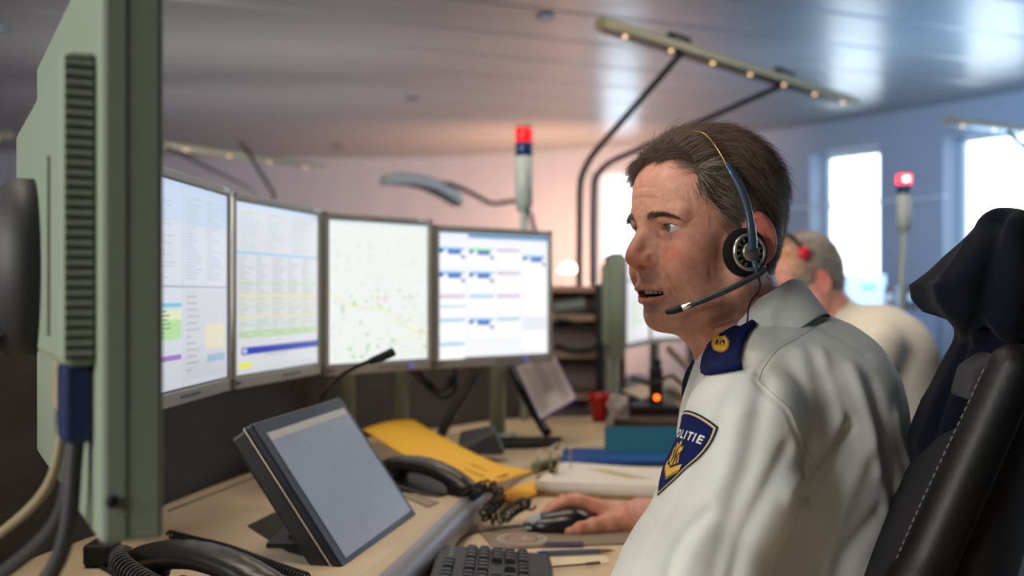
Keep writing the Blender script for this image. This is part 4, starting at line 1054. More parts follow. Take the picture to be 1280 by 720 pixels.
def pic4():
    r = [(0, 0, 1, 1, W(238, 240, 248)), (0, 0, 1, .012, W(170, 196, 224)), (.25, .012, 1, .036, W(70, 128, 176)), (0, .036, 1, .05, W(224, 232, 244))]
    T = {(0, 0): 'b', (1, 0): 'g', (2, 0): 'p', (3, 0): 'b', (0, 1): 'b', (1, 1): 'b', (2, 1): 'p', (0, 2): 'p', (1, 2): 'c', (2, 2): 'p', (0, 3): 'c', (1, 3): 'b', (2, 3): 'c', (0, 4): 'c'}
    X = [.00, .26, .51, .76]; Yv = [.125, .315, .505, .695, .885]
    for (i, j), k in T.items():
        u, v = X[i], Yv[j]
        if i == 3: v += .045
        r.append((u, v, u+.215, v+.15, W(250, 250, 250))); top = {'b': W(90, 170, 226), 'g': W(124, 222, 110), 'p': W(196, 150, 180), 'c': W(96, 184, 206)}[k]
        r.append((u, v, u+.215, v+.016, top))
        if k in 'bg':
            r.append((u, v+.014, u+.035, v+.040, W(30, 70, 150))); r.append((u+.07, v+.016, u+.185, v+.050, W(60, 100, 190))); r.append((u+.07, v+.022, u+.16, v+.028, W(150, 180, 226))); r.append((u+.19, v+.055, u+.215, v+.085, W(40, 70, 160)))
        else:
            r += rows(u+.02, u+.20, v+.04, v+.12, 3, W(214, 214, 214), .25, seed=i*7+j, cols=2)
        r.append((u+.01, v+.05, u+.18, v+.10, W(250, 250, 244)) if k not in 'bg' else (u+.01, v+.10, u+.18, v+.14, W(252, 252, 252)))
    r.append((0, .585, .215, .597, W(110, 196, 200))); r.append((.76, .30, .99, .68, W(246, 247, 250))); r.append((.76, .68, .99, .80, W(228, 230, 236))); r.append((.76, .80, .99, .96, W(248, 249, 252))); r.append((0, .965, 1, .967, W(214, 216, 222)))
    return r
M1 = monitor('monitor', 'grey-framed screen of pale text windows, partly hidden by the near dark monitor', (-.490, 1.425), (-.4715, 1.815), .989, 1.329, pic1(), .79, led=False)
M2 = monitor('monitor', 'grey-framed screen with a list and a dark blue bar across its bottom', (-.4795, 1.862), (-.3955, 2.245), .985, 1.328, pic2(), .87, .62, pole=(433, 2.51), led=False)
M3 = monitor('monitor', 'grey-framed screen showing a pale street map', (-.3915, 2.252), (-.182, 2.490), .979, 1.323, pic3(), .95, .62, pole=(500, 2.66))
M4 = monitor('monitor', 'grey-framed screen with columns of small white cards and blue headings', (-.1785, 2.500), (.1035, 2.750), .977, 1.312, pic4(), 1.0, .62, pole=(622, 2.93))
# ------------------------------------------------------------------ the near monitor seen from behind
g2 = mat('near_monitor_green_grey', (116, 127, 110), .5, spec=.35); vent = mat('vent_dark', (58, 54, 44), .8)
N0 = Vector((-.2320, .72, 0)); N1 = Vector((-.232-.475, .72+.88, 0)); d = (N1-N0).normalized(); nb = Vector((-d.y, d.x, 0)).normalized()      # back of it faces to the left
if nb.x > 0: nb = -nb
rt = thing('monitor', 'large dark green-grey monitor seen from behind, closest to the camera', 'monitor', (N0.x, N0.y, .99))
def NM(a, o, z): return N0+d*a+nb*o+Vector((0, 0, z))
def nbox(mb, a0, a1, o0, o1, z0, z1, mi=0, tz=0):
    V_ = [NM(a, o, z) for a in (a0, a1) for o in (o0, o1) for z in (z0, z1)]
    mb.add(V_, [[0, 1, 3, 2], [4, 5, 7, 6], [0, 1, 5, 4], [2, 3, 7, 6], [0, 2, 6, 4], [1, 3, 7, 5]], mi)
f = MB(); zb, zt = CAMZ-.163, CAMZ+.235
nbox(f, 0, .47, 0, .040, zb, zt); f.build('bezel', g2, rt, bevel=.004)
f = MB(); nbox(f, -.0008, .0012, .024, .0258, zb+.002, zt-.002); f.build('housing_seam', mat('seam_dark', (92, 100, 86), .7), rt)
f = MB(); nbox(f, .02, .447, .038, .061, CAMZ-.048, CAMZ+.162); f.build('back_housing', g2, rt, bevel=.006)
f = MB(); nbox(f, .0185, .021, .0415, .0595, CAMZ-.043, CAMZ+.157); f.build('vent_recess', vent, rt)
f = MB()
for i in range(30): z = CAMZ-.040+i*.0066; nbox(f, .0172, .0205, .042, .059, z, z+.0030)
f.build('vent_slats', g2, rt)
f = MB(); nbox(f, .10, .104, .0600, .0625, CAMZ-.03, CAMZ+.10); f.build('rear_groove', vent, rt)
f = MB(); f.lathe([(0, 0), (.0042, 0), (.0042, .002), (0, .002)], M=Matrix.Translation(NM(-.001, .033, zb+.028)) @ (-d).to_track_quat('Z', 'Y').to_matrix().to_4x4()); f.build('screw_hole', mat('hole_black', (10, 10, 10), .9), rt)
# black mount: plate, tilted joint and column
f = MB(); f.lathe([(0, 0), (.075, 0), (.075, .018), (.060, .034), (0, .040)], M=Matrix.Translation(NM(.245, .060, CAMZ+.022)) @ nb.to_track_quat('Z', 'Y').to_matrix().to_4x4(), n=36); f.build('mount_plate', dk, rt)
f = MB(); j = NM(.23, .08, CAMZ+.02); f.tube([j+Vector((0, 0, -.05)), j+nb*.03+Vector((0, 0, .03)), j+nb*.07+Vector((0, 0, .02))], [.03, .036, .03], 16); f.build('tilt_joint', dk, rt)
f = MB(); p = NM(.23, .14, 0); f.tube([(p.x, p.y, .74), (p.x, p.y, CAMZ+.03)], .022, 16); f.build('pole', dk, rt)
f = MB(); f.lathe([(.11, .7405), (.11, .752), (.03, .762)], c=(p.x, p.y, 0)); f.build('base_plate', dk, rt)
# plugs and cables
f = MB(); nbox(f, .030, .065, .040, .060, CAMZ-.100, CAMZ-.047); o = f.build('video_plug', mat('plug_blue', (20, 30, 66), .45), rt, bevel=.004); o['label'] = 'dark blue video plug'
f = MB(); nbox(f, .095, .125, .040, .058, CAMZ-.085, CAMZ-.047); f.build('power_plug', mat('plug_beige', (128, 118, 92), .5), rt, bevel=.004)
def cable(name, label, pts, r, m, cat='cable'):
    o = MB().tube(smooth_path(pts, 8), r, 8).build(name, m); tag(o, label, cat); return o
def ncable(nm, pts, r, m): MB().tube(smooth_path(pts, 8), r, 8).build(nm, m, rt)
ncable('cable', [NM(.05, .05, CAMZ-.098), NM(.07, .06, CAMZ-.16), NM(.16, .10, CAMZ-.22), NM(.26, .12, CAMZ-.27), NM(.33, .13, CAMZ-.40)], .0055, dk)
ncable('cable', [NM(.04, .05, CAMZ-.098), NM(.05, .06, CAMZ-.18), NM(.11, .10, CAMZ-.25), NM(.19, .12, CAMZ-.32), NM(.25, .13, CAMZ-.405)], .0060, dk)
ncable('cable', [NM(.11, .05, CAMZ-.083), NM(.12, .06, CAMZ-.14), NM(.20, .09, CAMZ-.19), NM(.36, .12, CAMZ-.24), NM(.5, .12, CAMZ-.30)], .0038, mat('cable_beige', (120, 110, 84), .6))
# ------------------------------------------------------------------ things on the desk
blackp = mat('black_plastic', (26, 26, 28), .38, spec=.5); blackr = mat('black_rough', (22, 22, 24), .6)
# touch screen leaning back on the console
BL = P(430, 712, 1.425); BR = P(521, 643, 1.767); e = (BR-BL); wT = e.length; eu = e.normalized()
upv = Vector((-.128, .024, .190)); hT = upv.length; uu = upv.normalized(); nn = eu.cross(uu).normalized()      # normal away or towards
if nn.dot(Vector((1, -.5, 1))) < 0: nn = -nn
uu = nn.cross(eu).normalized(); uu = uu if uu.z > 0 else -uu
TM = Matrix(((eu.x, uu.x, nn.x, BL.x), (eu.y, uu.y, nn.y, BL.y), (eu.z, uu.z, nn.z, BL.z), (0, 0, 0, 1)))
ts = thing('touch_screen', 'black-framed touch screen leaning back on the beige console', 'screen', (BL+BR)/2)
f = MB(); f.box((wT/2, hT/2, -.006), (wT, hT, .012), TM, bevel=.003); f.build('front_frame', mat('frame_blue_black', (22, 26, 36), .35), ts)
f = MB(); f.box((wT/2, hT/2, -.013), (wT+.001, hT+.001, .0022), TM); o = f.build('trim_line', mat('trim_cream', (176, 164, 150), .35, metal=.3), ts); o['label'] = 'thin pale trim line around the frame'
f = MB(); f.box((wT/2, hT/2, -.027), (wT-.002, hT-.002, .026), TM, bevel=.005); f.build('rear_shell', blackp, ts)
gm = bpy.data.materials.new('touch_glass'); gm.use_nodes = True; b = gm.node_tree.nodes['Principled BSDF']; nt = gm.node_tree
b.inputs['Base Color'].default_value = (*lin((60, 64, 72)), 1); b.inputs['Roughness'].default_value = .22; b.inputs['Emission Color'].default_value = (*lin((146, 148, 156)), 1); b.inputs['Emission Strength'].default_value = .42
tc = nt.nodes.new('ShaderNodeTexCoord'); n = nt.nodes.new('ShaderNodeTexNoise'); n.inputs['Scale'].default_value = 30; n.inputs['Detail'].default_value = 8; nt.links.new(tc.outputs['Object'], n.inputs['Vector'])
r = nt.nodes.new('ShaderNodeMapRange'); r.inputs['From Min'].default_value = .35; r.inputs['From Max'].default_value = .7; r.inputs['To Min'].default_value = .20; r.inputs['To Max'].default_value = .27; nt.links.new(n.outputs['Fac'], r.inputs['Value']); nt.links.new(r.outputs['Result'], b.inputs['Roughness'])
f = MB(); f.box((wT/2+.004, hT/2-.004, .0004), (wT-.040, hT-.030, .0012), TM); f.build('glass', gm, ts)
f = MB(); f.box((wT/2+.004, hT-.026, .0011), (wT-.044, .010, .0006), TM); f.build('title_strip', mat('title_strip', (150, 140, 124), .4, emis=(150, 146, 140), estr=.40), ts)
f = MB(); c = BL.lerp(BR, .45)+uu*.09-nn*.045; f.tube([c, Vector((c.x-.02, c.y, LEDGE+.002))], [.03, .035], 16); f.box((c.x-.02, c.y, LEDGE+.004), (.10, .13, .006)); f.build('stand', blackp, ts)
# dark well in the console behind it
f = MB(); q = [PZ(309, 657, LEDGE+.0015), PZ(343, 640, LEDGE+.0015), PZ(400, 660, LEDGE+.0015), PZ(420, 704, LEDGE+.0015), PZ(360, 690, LEDGE+.0015)]
f.add(q, [[0, 1, 2, 3, 4]]); o = f.build('cable_well', mat('well_dark', (30, 26, 22), .8), con); o['label'] = 'dark opening under the touch screen'
# gooseneck microphone
gn = thing('gooseneck_microphone', 'thin black gooseneck microphone rising behind the touch screen', 'microphone', PZ(392, 598, LEDGE))
g0 = PZ(392, 598, LEDGE); Yg = 1.93; path = smooth_path([g0+Vector((0, 0, .01)), P(395, 530, 2.05), P(404, 495, Yg), P(420, 475, Yg), P(442, 460, Yg-.02), P(468, 449, Yg-.03)], 8)
f = MB(); f.lathe([(.03, 0), (.03, .012), (.01, .02)], c=g0); f.build('base', blackp, gn); MB().tube(path, .0036, 8).build('flexible_neck', blackr, gn)
MB().tube(smooth_path([P(462, 452, Yg-.03), P(478, 446, Yg-.04), P(489, 441, Yg-.05), P(493, 439, Yg-.05)], 3), [.0055, .0065, .007, .0075, .0078, .0080, .0080, .0082, .0078, .005], 12).build('microphone_head', blackr, gn)
# ---------------- telephone handset builder (SDF): two ends joined by an arched grip
def handset_mesh(A, B, up, arch=.022, r=.016, h=.0025):
    A, B = Vector(A), Vector(B); up = Vector(up).normalized(); t = (B-A).normalized(); up = (up-t*up.dot(t)).normalized(); sd = t.cross(up)
    lo = [min(A[i], B[i])-.07 for i in range(3)]; hi = [max(A[i], B[i])+.07 for i in range(3)]; S = SDF(lo, hi, h); R = np.array([[t.x, sd.x, up.x], [t.y, sd.y, up.y], [t.z, sd.z, up.z]])
    L = (B-A).length; pts = []
    for i in range(9):
        k = i/8; p = A.lerp(B, k)+up*(arch*(1-(2*k-1)**2)); pts.append(p)
    for i in range(8): S.ell(tuple((pts[i]+pts[i+1])/2), (L/6, .0225, .0115), .014, R)
    for i in range(8): S.cap(tuple(pts[i]+up*.002), tuple(pts[i+1]+up*.002), r*.62, r*.62, .008)
    for e_, s_ in ((A, 1), (B, -1)):
        S.ell(tuple(e_+t*s_*.010-up*.010), (.030, .026, .0155), .010, R)
        S.ell(tuple(e_+t*s_*.010-up*.026), (.021, .020, .008), .008, R)
    return S.mesh()
def phone(name, label, A, B, up, zbase, coilpts, turns, cradle):
    rt = thing(name, label, 'telephone', ((A[0]+B[0])/2, (A[1]+B[1])/2, zbase)); V_, Q_ = handset_mesh(A, B, up)
    me = fast_mesh('handset', V_, Q_); link('handset', me, mat('handset_black', (30, 28, 28), .33, spec=.5), rt)
    MB().tube(coil_path(coilpts, .0100, int(turns*.62)), .0024, 6).build('coiled_cord', mat('cord_black', (22, 20, 20), .5), rt)
    cradle(rt); return rt
# phone under the yellow folder
A = P(488, 584, 2.06); B = P(584, 611, 1.94)
def cr(rt):
    f = MB(); c = (A+B)/2; t = (B-A).normalized(); ang = math.atan2(t.y, t.x); M = Matrix.Translation((c.x-.03, c.y+.03, 0)) @ Matrix.Rotation(ang, 4, 'Z')
    f.add([M @ Vector(v) for v in [(-.12, -.06, LEDGE), (.12, -.06, LEDGE-.02), (.10, .10, LEDGE-.03), (-.12, .10, LEDGE), (-.12, -.06, LEDGE+.020), (.12, -.06, LEDGE+.002), (.10, .10, LEDGE-.002), (-.12, .10, LEDGE+.020)]],
          [[0, 1, 2, 3], [4, 5, 6, 7], [0, 1, 5, 4], [1, 2, 6, 5], [2, 3, 7, 6], [3, 0, 4, 7]]); f.build('base', blackp, rt, bevel=.006)
    f = MB()
    for (x, y) in ((.01, -.045), (.022, -.045), (.016, -.036), (.034, -.048)): f.lathe([(0, .004), (.003, .004), (.0032, 0)], c=(0, 0, 0), M=M @ Matrix.Translation((x, y, LEDGE+.000)))
    f.build('keys', mat('key_silver', (150, 140, 126), .35, metal=.4), rt)
phone('telephone', 'black desk telephone lying half under the yellow folder', A, B, (0.1, -.1, 1), LEDGE, [P(580, 612, 1.96), P(584, 620, 1.93), P(592, 618, 1.90), P(600, 610, 1.93), P(611, 607, 1.95), P(621, 612, 1.96), P(624, 622, 1.95), P(616, 632, 1.92), P(607, 640, 1.90), P(612, 647, 1.885), P(630, 646, 1.89), P(640, 638, 1.92), P(655, 630, 1.96), P(666, 631, 1.97)], 46, cr)
# phone in the near left corner
A2 = P(175, 702, 1.24); B2 = P(345, 742, 1.12)
def cr2(rt):
    c = (A2+B2)/2; t = (B2-A2).normalized(); ang = math.atan2(t.y, t.x); M = Matrix.Translation((c.x, c.y, LEDGE)) @ Matrix.Rotation(ang, 4, 'Z'); f = MB()
    f.add([M @ Vector(v) for v in [(-.12, -.09, 0), (.12, -.09, 0), (.12, .07, 0), (-.12, .07, 0), (-.12, -.09, .012), (.12, -.09, .012), (.12, .07, .024), (-.12, .07, .024)]], [[0, 1, 2, 3], [4, 5, 6, 7], [0, 1, 5, 4], [1, 2, 6, 5], [2, 3, 7, 6], [3, 0, 4, 7]]); f.build('base', blackp, rt, bevel=.006)
phone('telephone', 'black telephone handset with coiled cord in the near corner by the dark monitor', A2, B2, (.05, .05, 1), LEDGE, [P(165, 700, 1.24), P(152, 694, 1.22), P(150, 703, 1.18), P(170, 720, 1.14), P(215, 745, 1.08), P(280, 775, 1.05)], 52, cr2)
cable('cable', 'thin black cable looping beside the near telephone', [PZ(118, 694, LEDGE+.006), PZ(124, 706, LEDGE+.003), PZ(140, 716, LEDGE+.003), PZ(160, 735, LEDGE+.003)], .0022, blackr)
f = MB(); c = PZ(128, 690, LEDGE+.016); f.box(tuple(c), (.036, .05, .030), bevel=.006); o = f.build('cable_plug', blackr); tag(o, 'small black plug beside the near telephone at the dark monitor foot', 'plug')
cable('coiled_cord', 'coiled black cord lying along the console behind the near telephone', coil_path([PZ(212, 668, LEDGE+.006), PZ(245, 676, LEDGE+.006), PZ(285, 686, LEDGE+.006), PZ(335, 705, LEDGE+.006), PZ(385, 722, LEDGE+.006)], .005, 44)[::1], .0018, blackr)
# ---------------- yellow folder
yl = mat('yellow_card', (236, 178, 26), .65, noise=.03, nscale=30)
A = P(453, 537, 2.25); B = P(516, 525, 2.47); C = P(668, 599, 2.16); D = P(606, 619, 1.99)
n = 14; V_ = []
for i in range(n+1):
    for j in range(n+1):
        u, v = i/n, j/n; p = (A.lerp(D, u)).lerp(B.lerp(C, u), v); p = p+Vector((0, 0, -.008*math.sin(math.pi*u)+.006*math.sin(math.pi*v)-.0*u)); p.z = max(p.z, .7955); V_.append(p)
F_ = [[i*(n+1)+j, (i+1)*(n+1)+j, (i+1)*(n+1)+j+1, i*(n+1)+j+1] for i in range(n) for j in range(n)]
fo = MB().add(V_, F_, smooth=True).build('folder', yl); tag(fo, 'yellow card folder propped on the telephone and sloping to the worktop', 'folder'); md = fo.modifiers.new('Solidify', 'SOLIDIFY'); md.thickness = .0012; md.offset = 1
pr = MB()
def on_folder(u0, v0, u1, v1, w=.0016):
    bvf = BVHTree.FromPolygons(V_, F_); a = (A.lerp(D, u0)).lerp(B.lerp(C, u0), v0); b_ = (A.lerp(D, u1)).lerp(B.lerp(C, u1), v1); pts = []
    for k in range(5):
        p = a.lerp(b_, k/4); h = bvf.ray_cast(p+Vector((0, 0, .2)), Vector((0, 0, -1))); 
        if h[0] is not None: pts.append(h[0]+Vector((0, 0, .0018)))
    if len(pts) > 1: pr.tube(pts, w, 4)
on_folder(.72, .35, .86, .36, .0008); on_folder(.68, .55, .80, .56, .0007); on_folder(.93, .42, .95, .52, .0016); on_folder(.925, .56, .94, .63, .0016); on_folder(.60, .2, .70, .21, .0007)
pr.build('printed_lines', mat('print_dark', (70, 56, 24), .7), fo)
# tab of the folder on the worktop
tb_ = MB(); q = [PZ(600, 622, .7432), PZ(676, 600, .7432), PZ(680, 616, .7432), PZ(640, 628, .7432)]; tb_.add(q, [[0, 1, 2, 3]]); o = tb_.build('flap', yl, fo); md = o.modifiers.new('Solidify', 'SOLIDIFY'); md.thickness = .001
# small grey-black device behind the folder
dv = MB(); c = PZ(601, 577, LOW+.006); dv.add([(c.x-.05, c.y-.03, LEDGE), (c.x+.055, c.y-.03, LEDGE), (c.x+.055, c.y+.05, LEDGE), (c.x-.05, c.y+.05, LEDGE), (c.x-.05, c.y-.02, LEDGE+.018), (c.x+.03, c.y-.02, LEDGE+.052), (c.x+.03, c.y+.05, LEDGE+.060), (c.x-.05, c.y+.05, LEDGE+.045)], [[0, 1, 2, 3], [4, 5, 6, 7], [0, 1, 5, 4], [1, 2, 6, 5], [2, 3, 7, 6], [3, 0, 4, 7]])
o = dv.build('desk_speaker', mat('device_grey', (58, 58, 60), .5), bevel=.006); tag(o, 'small dark grey desk speaker wedge behind the yellow folder', 'speaker')
# ---------------- lever arch binder lying open
bi = thing('lever_arch_binder', 'open lever arch binder with steel rings and a thick pad of white paper', 'binder', PZ(760, 600, .742))
z0 = .742
f = MB(); q = [PZ(672, 619, z0), PZ(842, 627, z0), PZ(856, 594, z0), PZ(690, 591, z0)]; cov = [Vector((p.x, p.y, z)) for z in (z0, z0+.004) for p in q]
f.add(cov, [[0, 1, 2, 3], [4, 5, 6, 7], [0, 1, 5, 4], [1, 2, 6, 5], [2, 3, 7, 6], [3, 0, 4, 7]]); f.build('cover', mat('binder_board', (150, 116, 66), .6), bi)
pm = mat('paper_white', (222, 214, 204), .7, noise=.015, nscale=60)
q = [PZ(671, 615, z0+.005), PZ(829, 621, z0+.005), PZ(838, 595, z0+.005), PZ(707, 592, z0+.005)]
rs = random.Random(3)
for k in range(3):
    n = 16; zt = z0+.012+k*.007; V_ = []
    a, b_, c_, d_ = [Vector((p.x+rs.uniform(-.006, .006)-k*.002, p.y+rs.uniform(-.006, .006), 0)) for p in q]
    for (zz) in (zt-.007, zt):
        for i in range(n+1):
            for j in range(n+1):
                u, v = i/n, j/n; p = (a.lerp(b_, u)).lerp(d_.lerp(c_, u), v); V_.append(Vector((p.x, p.y, zz+(.002*math.sin(u*4+k)*(v)+.005*(1-u)**2*v if zz == zt else 0))))
    N_ = (n+1)**2; F_ = []
    for i in range(n):
        for j in range(n):
            w_ = [i*(n+1)+j, (i+1)*(n+1)+j, (i+1)*(n+1)+j+1, i*(n+1)+j+1]; F_.append([x+N_ for x in w_]); F_.append(w_[::-1])
    rim = [i*(n+1) for i in range(n+1)]+[n*(n+1)+j for j in range(1, n+1)]+[i*(n+1)+n for i in range(n-1, -1, -1)]+[j for j in range(n-1, 0, -1)]
    for i in range(len(rim)): x, y = rim[i], rim[(i+1) % len(rim)]; F_.append([x, y, y+N_, x+N_])
    MB().add(V_, F_).build('paper_pad', pm, bi)
sc_ = MB(); rr = random.Random(4)
for i in range(10):
    u = .18+.07*i*.6; 
    p0 = PZ(735+i*5, 586+i*1.2, z0+.0295); p1 = PZ(760+i*6, 587+i*1.2, z0+.0295); sc_.tube([p0, p1], .0008, 4)
sc_.build('handwriting', mat('pencil_yellow', (206, 192, 150), .8), bi)
mech = MB(); mp_ = PZ(684, 604, z0+.006); mech.box((mp_.x, mp_.y-.01, z0+.008), (.035, .15, .006)); mech.build('mechanism_plate', mat('steel_plate', (150, 140, 120), .3, metal=.9), bi)
steel = mat('ring_steel', (200, 184, 150), .18, metal=1)
for k, (dx, dy) in enumerate(((-.022, -.045), (.008, .03))):
    b0 = Vector((mp_.x+dx, mp_.y+dy, z0+.010)); rg = [b0]+[b0+Vector((.022*(1-math.cos(a)), .010*(1-math.cos(a)), .056+.020*math.sin(a))) for a in [math.pi*i/8 for i in range(9)]]+[b0+Vector((.044, .02, 0))]
    MB().tube(rg, .0021, 8).build('ring', steel, bi)
lv = MB(); lv.box((mp_.x+.012, mp_.y-.005, z0+.022), (.016, .020, .028), bevel=.003); lv.build('lever', blackp, bi); lv = MB(); lv.tube([(mp_.x+.005, mp_.y-.04, z0+.02), (mp_.x+.02, mp_.y-.03, z0+.045), (mp_.x+.03, mp_.y+.01, z0+.05)], .002, 8); lv.build('lever_arm', steel, bi)
# black letter tray edge under the binder front
tr_ = MB(); q0 = PZ(680, 630, .7408); q1 = PZ(860, 640, .7408); q2 = PZ(868, 620, .7408); q3 = PZ(676, 612, .7408)
# blue binder and teal folder behind
def slab(name, label, cat, q, z0, z1, m, parent=None, bevel=.002):
    V_ = [Vector((p.x, p.y, z)) for z in (z0, z1) for p in q]; o = MB().add(V_, [[0, 1, 2, 3], [4, 5, 6, 7], [0, 1, 5, 4], [1, 2, 6, 5], [2, 3, 7, 6], [3, 0, 4, 7]]).build(name, m, parent, bevel=bevel)
    if parent is None: tag(o, label, cat)
    return o
bz = .741
bb_ = thing('ring_binder', 'closed dark blue binder lying flat behind the open binder', 'binder', PZ(770, 585, bz))
q = [Vector(((700-640)/FPX*2.41, 2.42, 0)), Vector((.44, 2.42, 0)), Vector((.45, 2.60, 0)), Vector(((704-640)/FPX*2.60, 2.60, 0))]
slab('lower_cover', '', '', q, bz, bz+.004, blackr, bb_); slab('spine', '', '', [q[0]+Vector((.005, .01, 0)), q[1]+Vector((0, .01, 0)), q[2]-Vector((0, .01, 0)), q[3]+Vector((.005, -.01, 0))], bz+.004, bz+.026, mat('binder_pages', (62, 58, 60), .8), bb_)
o = slab('upper_cover', '', '', q, bz+.026, bz+.040, mat('binder_blue', (22, 78, 148), .35), bb_, .005); o['label'] = 'glossy blue upper cover'
td = thing('folder', 'teal card folder standing on its edge behind the blue binder', 'folder', P(810, 563, 2.60))
a = P(756, 563, 2.52); b_ = P(885, 570, 2.52); bz2 = .782; a.z = b_.z = bz2; up = Vector((0, .035, .055)); V_ = [a, b_, b_+up, a+up+Vector((.002, 0, 0))]
a2, b2 = a+Vector((.0, .03, 0)), b_+Vector((0, .03, 0)); tl = mat('teal_card', (0, 94, 118), .6)
o = MB().add(V_, [[0, 1, 2, 3]]).build('front_sheet', tl, td); md = o.modifiers.new('Solidify', 'SOLIDIFY'); md.thickness = .002
o = MB().add([a2+Vector((.004, 0, 0)), b2, b2+up*.9, a2+up*.9+Vector((.004, 0, 0))], [[0, 1, 2, 3]]).build('back_sheet', tl, td); md = o.modifiers.new('Solidify', 'SOLIDIFY'); md.thickness = .002
o = MB().add([a, b_, b2, a2+Vector((.004, 0, 0))], [[0, 1, 2, 3]]).build('fold', tl, td); md = o.modifiers.new('Solidify', 'SOLIDIFY'); md.thickness = .002
# ---------------- mouse mat, mouse, keyboard, pens, paper
mm = slab('mouse_mat', 'brown printed mouse mat under the hand and mouse', 'mat', [PZ(617, 687, .7405), PZ(800, 680, .7405), PZ(806, 652, .7405), PZ(595, 660, .7405)], .7405, .7435, mat('mat_brown', (134, 118, 100), .8), None, .001)
pm_ = MB(); zz = .7438; c = PZ(660, 673, zz)
def ringp(cx, cy, r1, r2, m0, m1, n=28):
    V_ = []; F_ = []
    for i in range(n):
        a = 2*math.pi*i/n
        for r in (r1, r2): V_.append((cx+r*math.cos(a)*1.25, cy+r*math.sin(a)*1.25, zz))
    for i in range(n): F_.append([2*i, 2*i+1, (2*i+3) % (2*n), (2*i+2) % (2*n)])
    pm_.add(V_, F_, m0)
ringp(c.x-.01, c.y, .030, .034, 0, 0); ringp(c.x-.01, c.y, .0, .0295, 1, 0); zz += .0003; ringp(c.x-.01, c.y, .019, .022, 2, 0); ringp(c.x+.005, c.y+.006, .008, .012, 0, 0)
c2 = PZ(700, 680, zz); pm_.add([(c2.x-.03, c2.y-.012, zz), (c2.x+.035, c2.y-.010, zz), (c2.x+.04, c2.y+.016, zz), (c2.x-.022, c2.y+.014, zz)], [[0, 1, 2, 3]], 3)
pm_.build('printed_emblem', [mat('print_grey', (176, 166, 156), .8), mat('print_tan', (150, 134, 118), .8), mat('print_red', (150, 70, 70), .8), mat('print_purple', (62, 44, 86), .8)], mm)
S = SDF((.0, 1.74, .735), (.20, 1.96, .80), .0018); mc = np.array(P(702, 650, 1.865)); mc[2] = .7445
ma = math.radians(-3); R = np.array([[-math.cos(ma), math.sin(ma), 0], [-math.sin(ma), -math.cos(ma), 0], [0, 0, 1]])
S.ell((mc[0]+.005, mc[1], .752), (.056, .032, .026), 0, R); S.ell((mc[0]-.020, mc[1], .752), (.046, .029, .018), .01, R); S.ell((mc[0]+.02, mc[1], .754), (.036, .033, .026), .01, R)
S.fn((-1, 1, .70), (1, 3, .9), lambda X, Y, Z: (.7442-Z)+0*X+0*Y, 0, 'sub') if False else None
q = (slice(None),)*3; X, Y, Z = S.grid(q); S.d = np.maximum(S.d, (.7442-Z)+0*X+0*Y)
V_, Q_ = S.mesh(); ms = link('computer_mouse', fast_mesh('computer_mouse', V_, Q_), mat('mouse_black', (20, 20, 22), .25))
tag(ms, 'black corded computer mouse with grey button under his fingers', 'mouse')
bvm = bvh_of(V_, Q_); W_ = []; n = 8
for i in range(n+1):
    for j in range(n+1):
        x = mc[0]-.063+.026*i/n; y = mc[1]-.020+.026*j/n; h = bvm.ray_cast(Vector((x, y, .9)), Vector((0, 0, -1))); W_.append((h[0] if h[0] is not None else Vector((x, y, .748)))+Vector((0, 0, .0008)))
F_ = [[i*(n+1)+j, (i+1)*(n+1)+j, (i+1)*(n+1)+j+1, i*(n+1)+j+1] for i in range(n) for j in range(n)]
MB().add(W_, F_, smooth=True).build('button', mat('mouse_grey', (152, 158, 160), .3, metal=.2), ms)
MB().tube([(mc[0]-.040, mc[1]+.004, .764), (mc[0]-.020, mc[1]+.004, .772)], .0035, 10).build('scroll_wheel', blackr, ms)
MB().tube(smooth_path([P(658, 657, 1.86), P(640, 659, 1.85), PZ(610, 663, .745), PZ(585, 668, .743), PZ(565, 684, .743), PZ(548, 697, .743), PZ(525, 716, .743), PZ(515, 735, .743)], 8), .0021, 8).build('cable', blackr, ms)
kb = thing('keyboard', 'black computer keyboard with its number pad end towards the mouse', 'keyboard', (-.025, 1.46, .741))
kx0, kx1, ky0, ky1 = -.112, .058, 1.22, 1.655
f = MB(); f.add([(kx0, ky0, .741), (kx1, ky0, .741), (kx1, ky1, .741), (kx0, ky1, .741), (kx0, ky0, .768), (kx1, ky0, .753), (kx1, ky1, .753), (kx0, ky1, .768)], [[0, 1, 2, 3], [4, 5, 6, 7], [0, 1, 5, 4], [1, 2, 6, 5], [2, 3, 7, 6], [3, 0, 4, 7]]); f.build('case', mat('keyboard_black', (34, 34, 38), .5), kb, bevel=.004)
def ktop(x): return .768-.015*(x-kx0)/(kx1-kx0)
km = bpy.data.meshes.new('key'); bm = bmesh.new(); bmesh.ops.create_cube(bm, size=1)
for v in bm.verts: v.co = Vector((v.co.x*(.0165 if v.co.z < 0 else .0128), v.co.y*(.0165 if v.co.z < 0 else .0128), v.co.z*.008))
bmesh.ops.bevel(bm, geom=bm.edges[:], offset=.0012, segments=2, affect='EDGES'); bm.to_mesh(km); bm.free(); km.materials.append(mat('key_black', (40, 40, 44), .42))
proto = None; xs = [kx0+.022, kx0+.052, kx0+.071, kx0+.090, kx0+.109, kx0+.128]; ys = [ky1-.020-.019*i for i in range(4)]+[ky1-.104-.019*i for i in range(3)]+[ky1-.170-.019*i for i in range(10)]
nk = 0
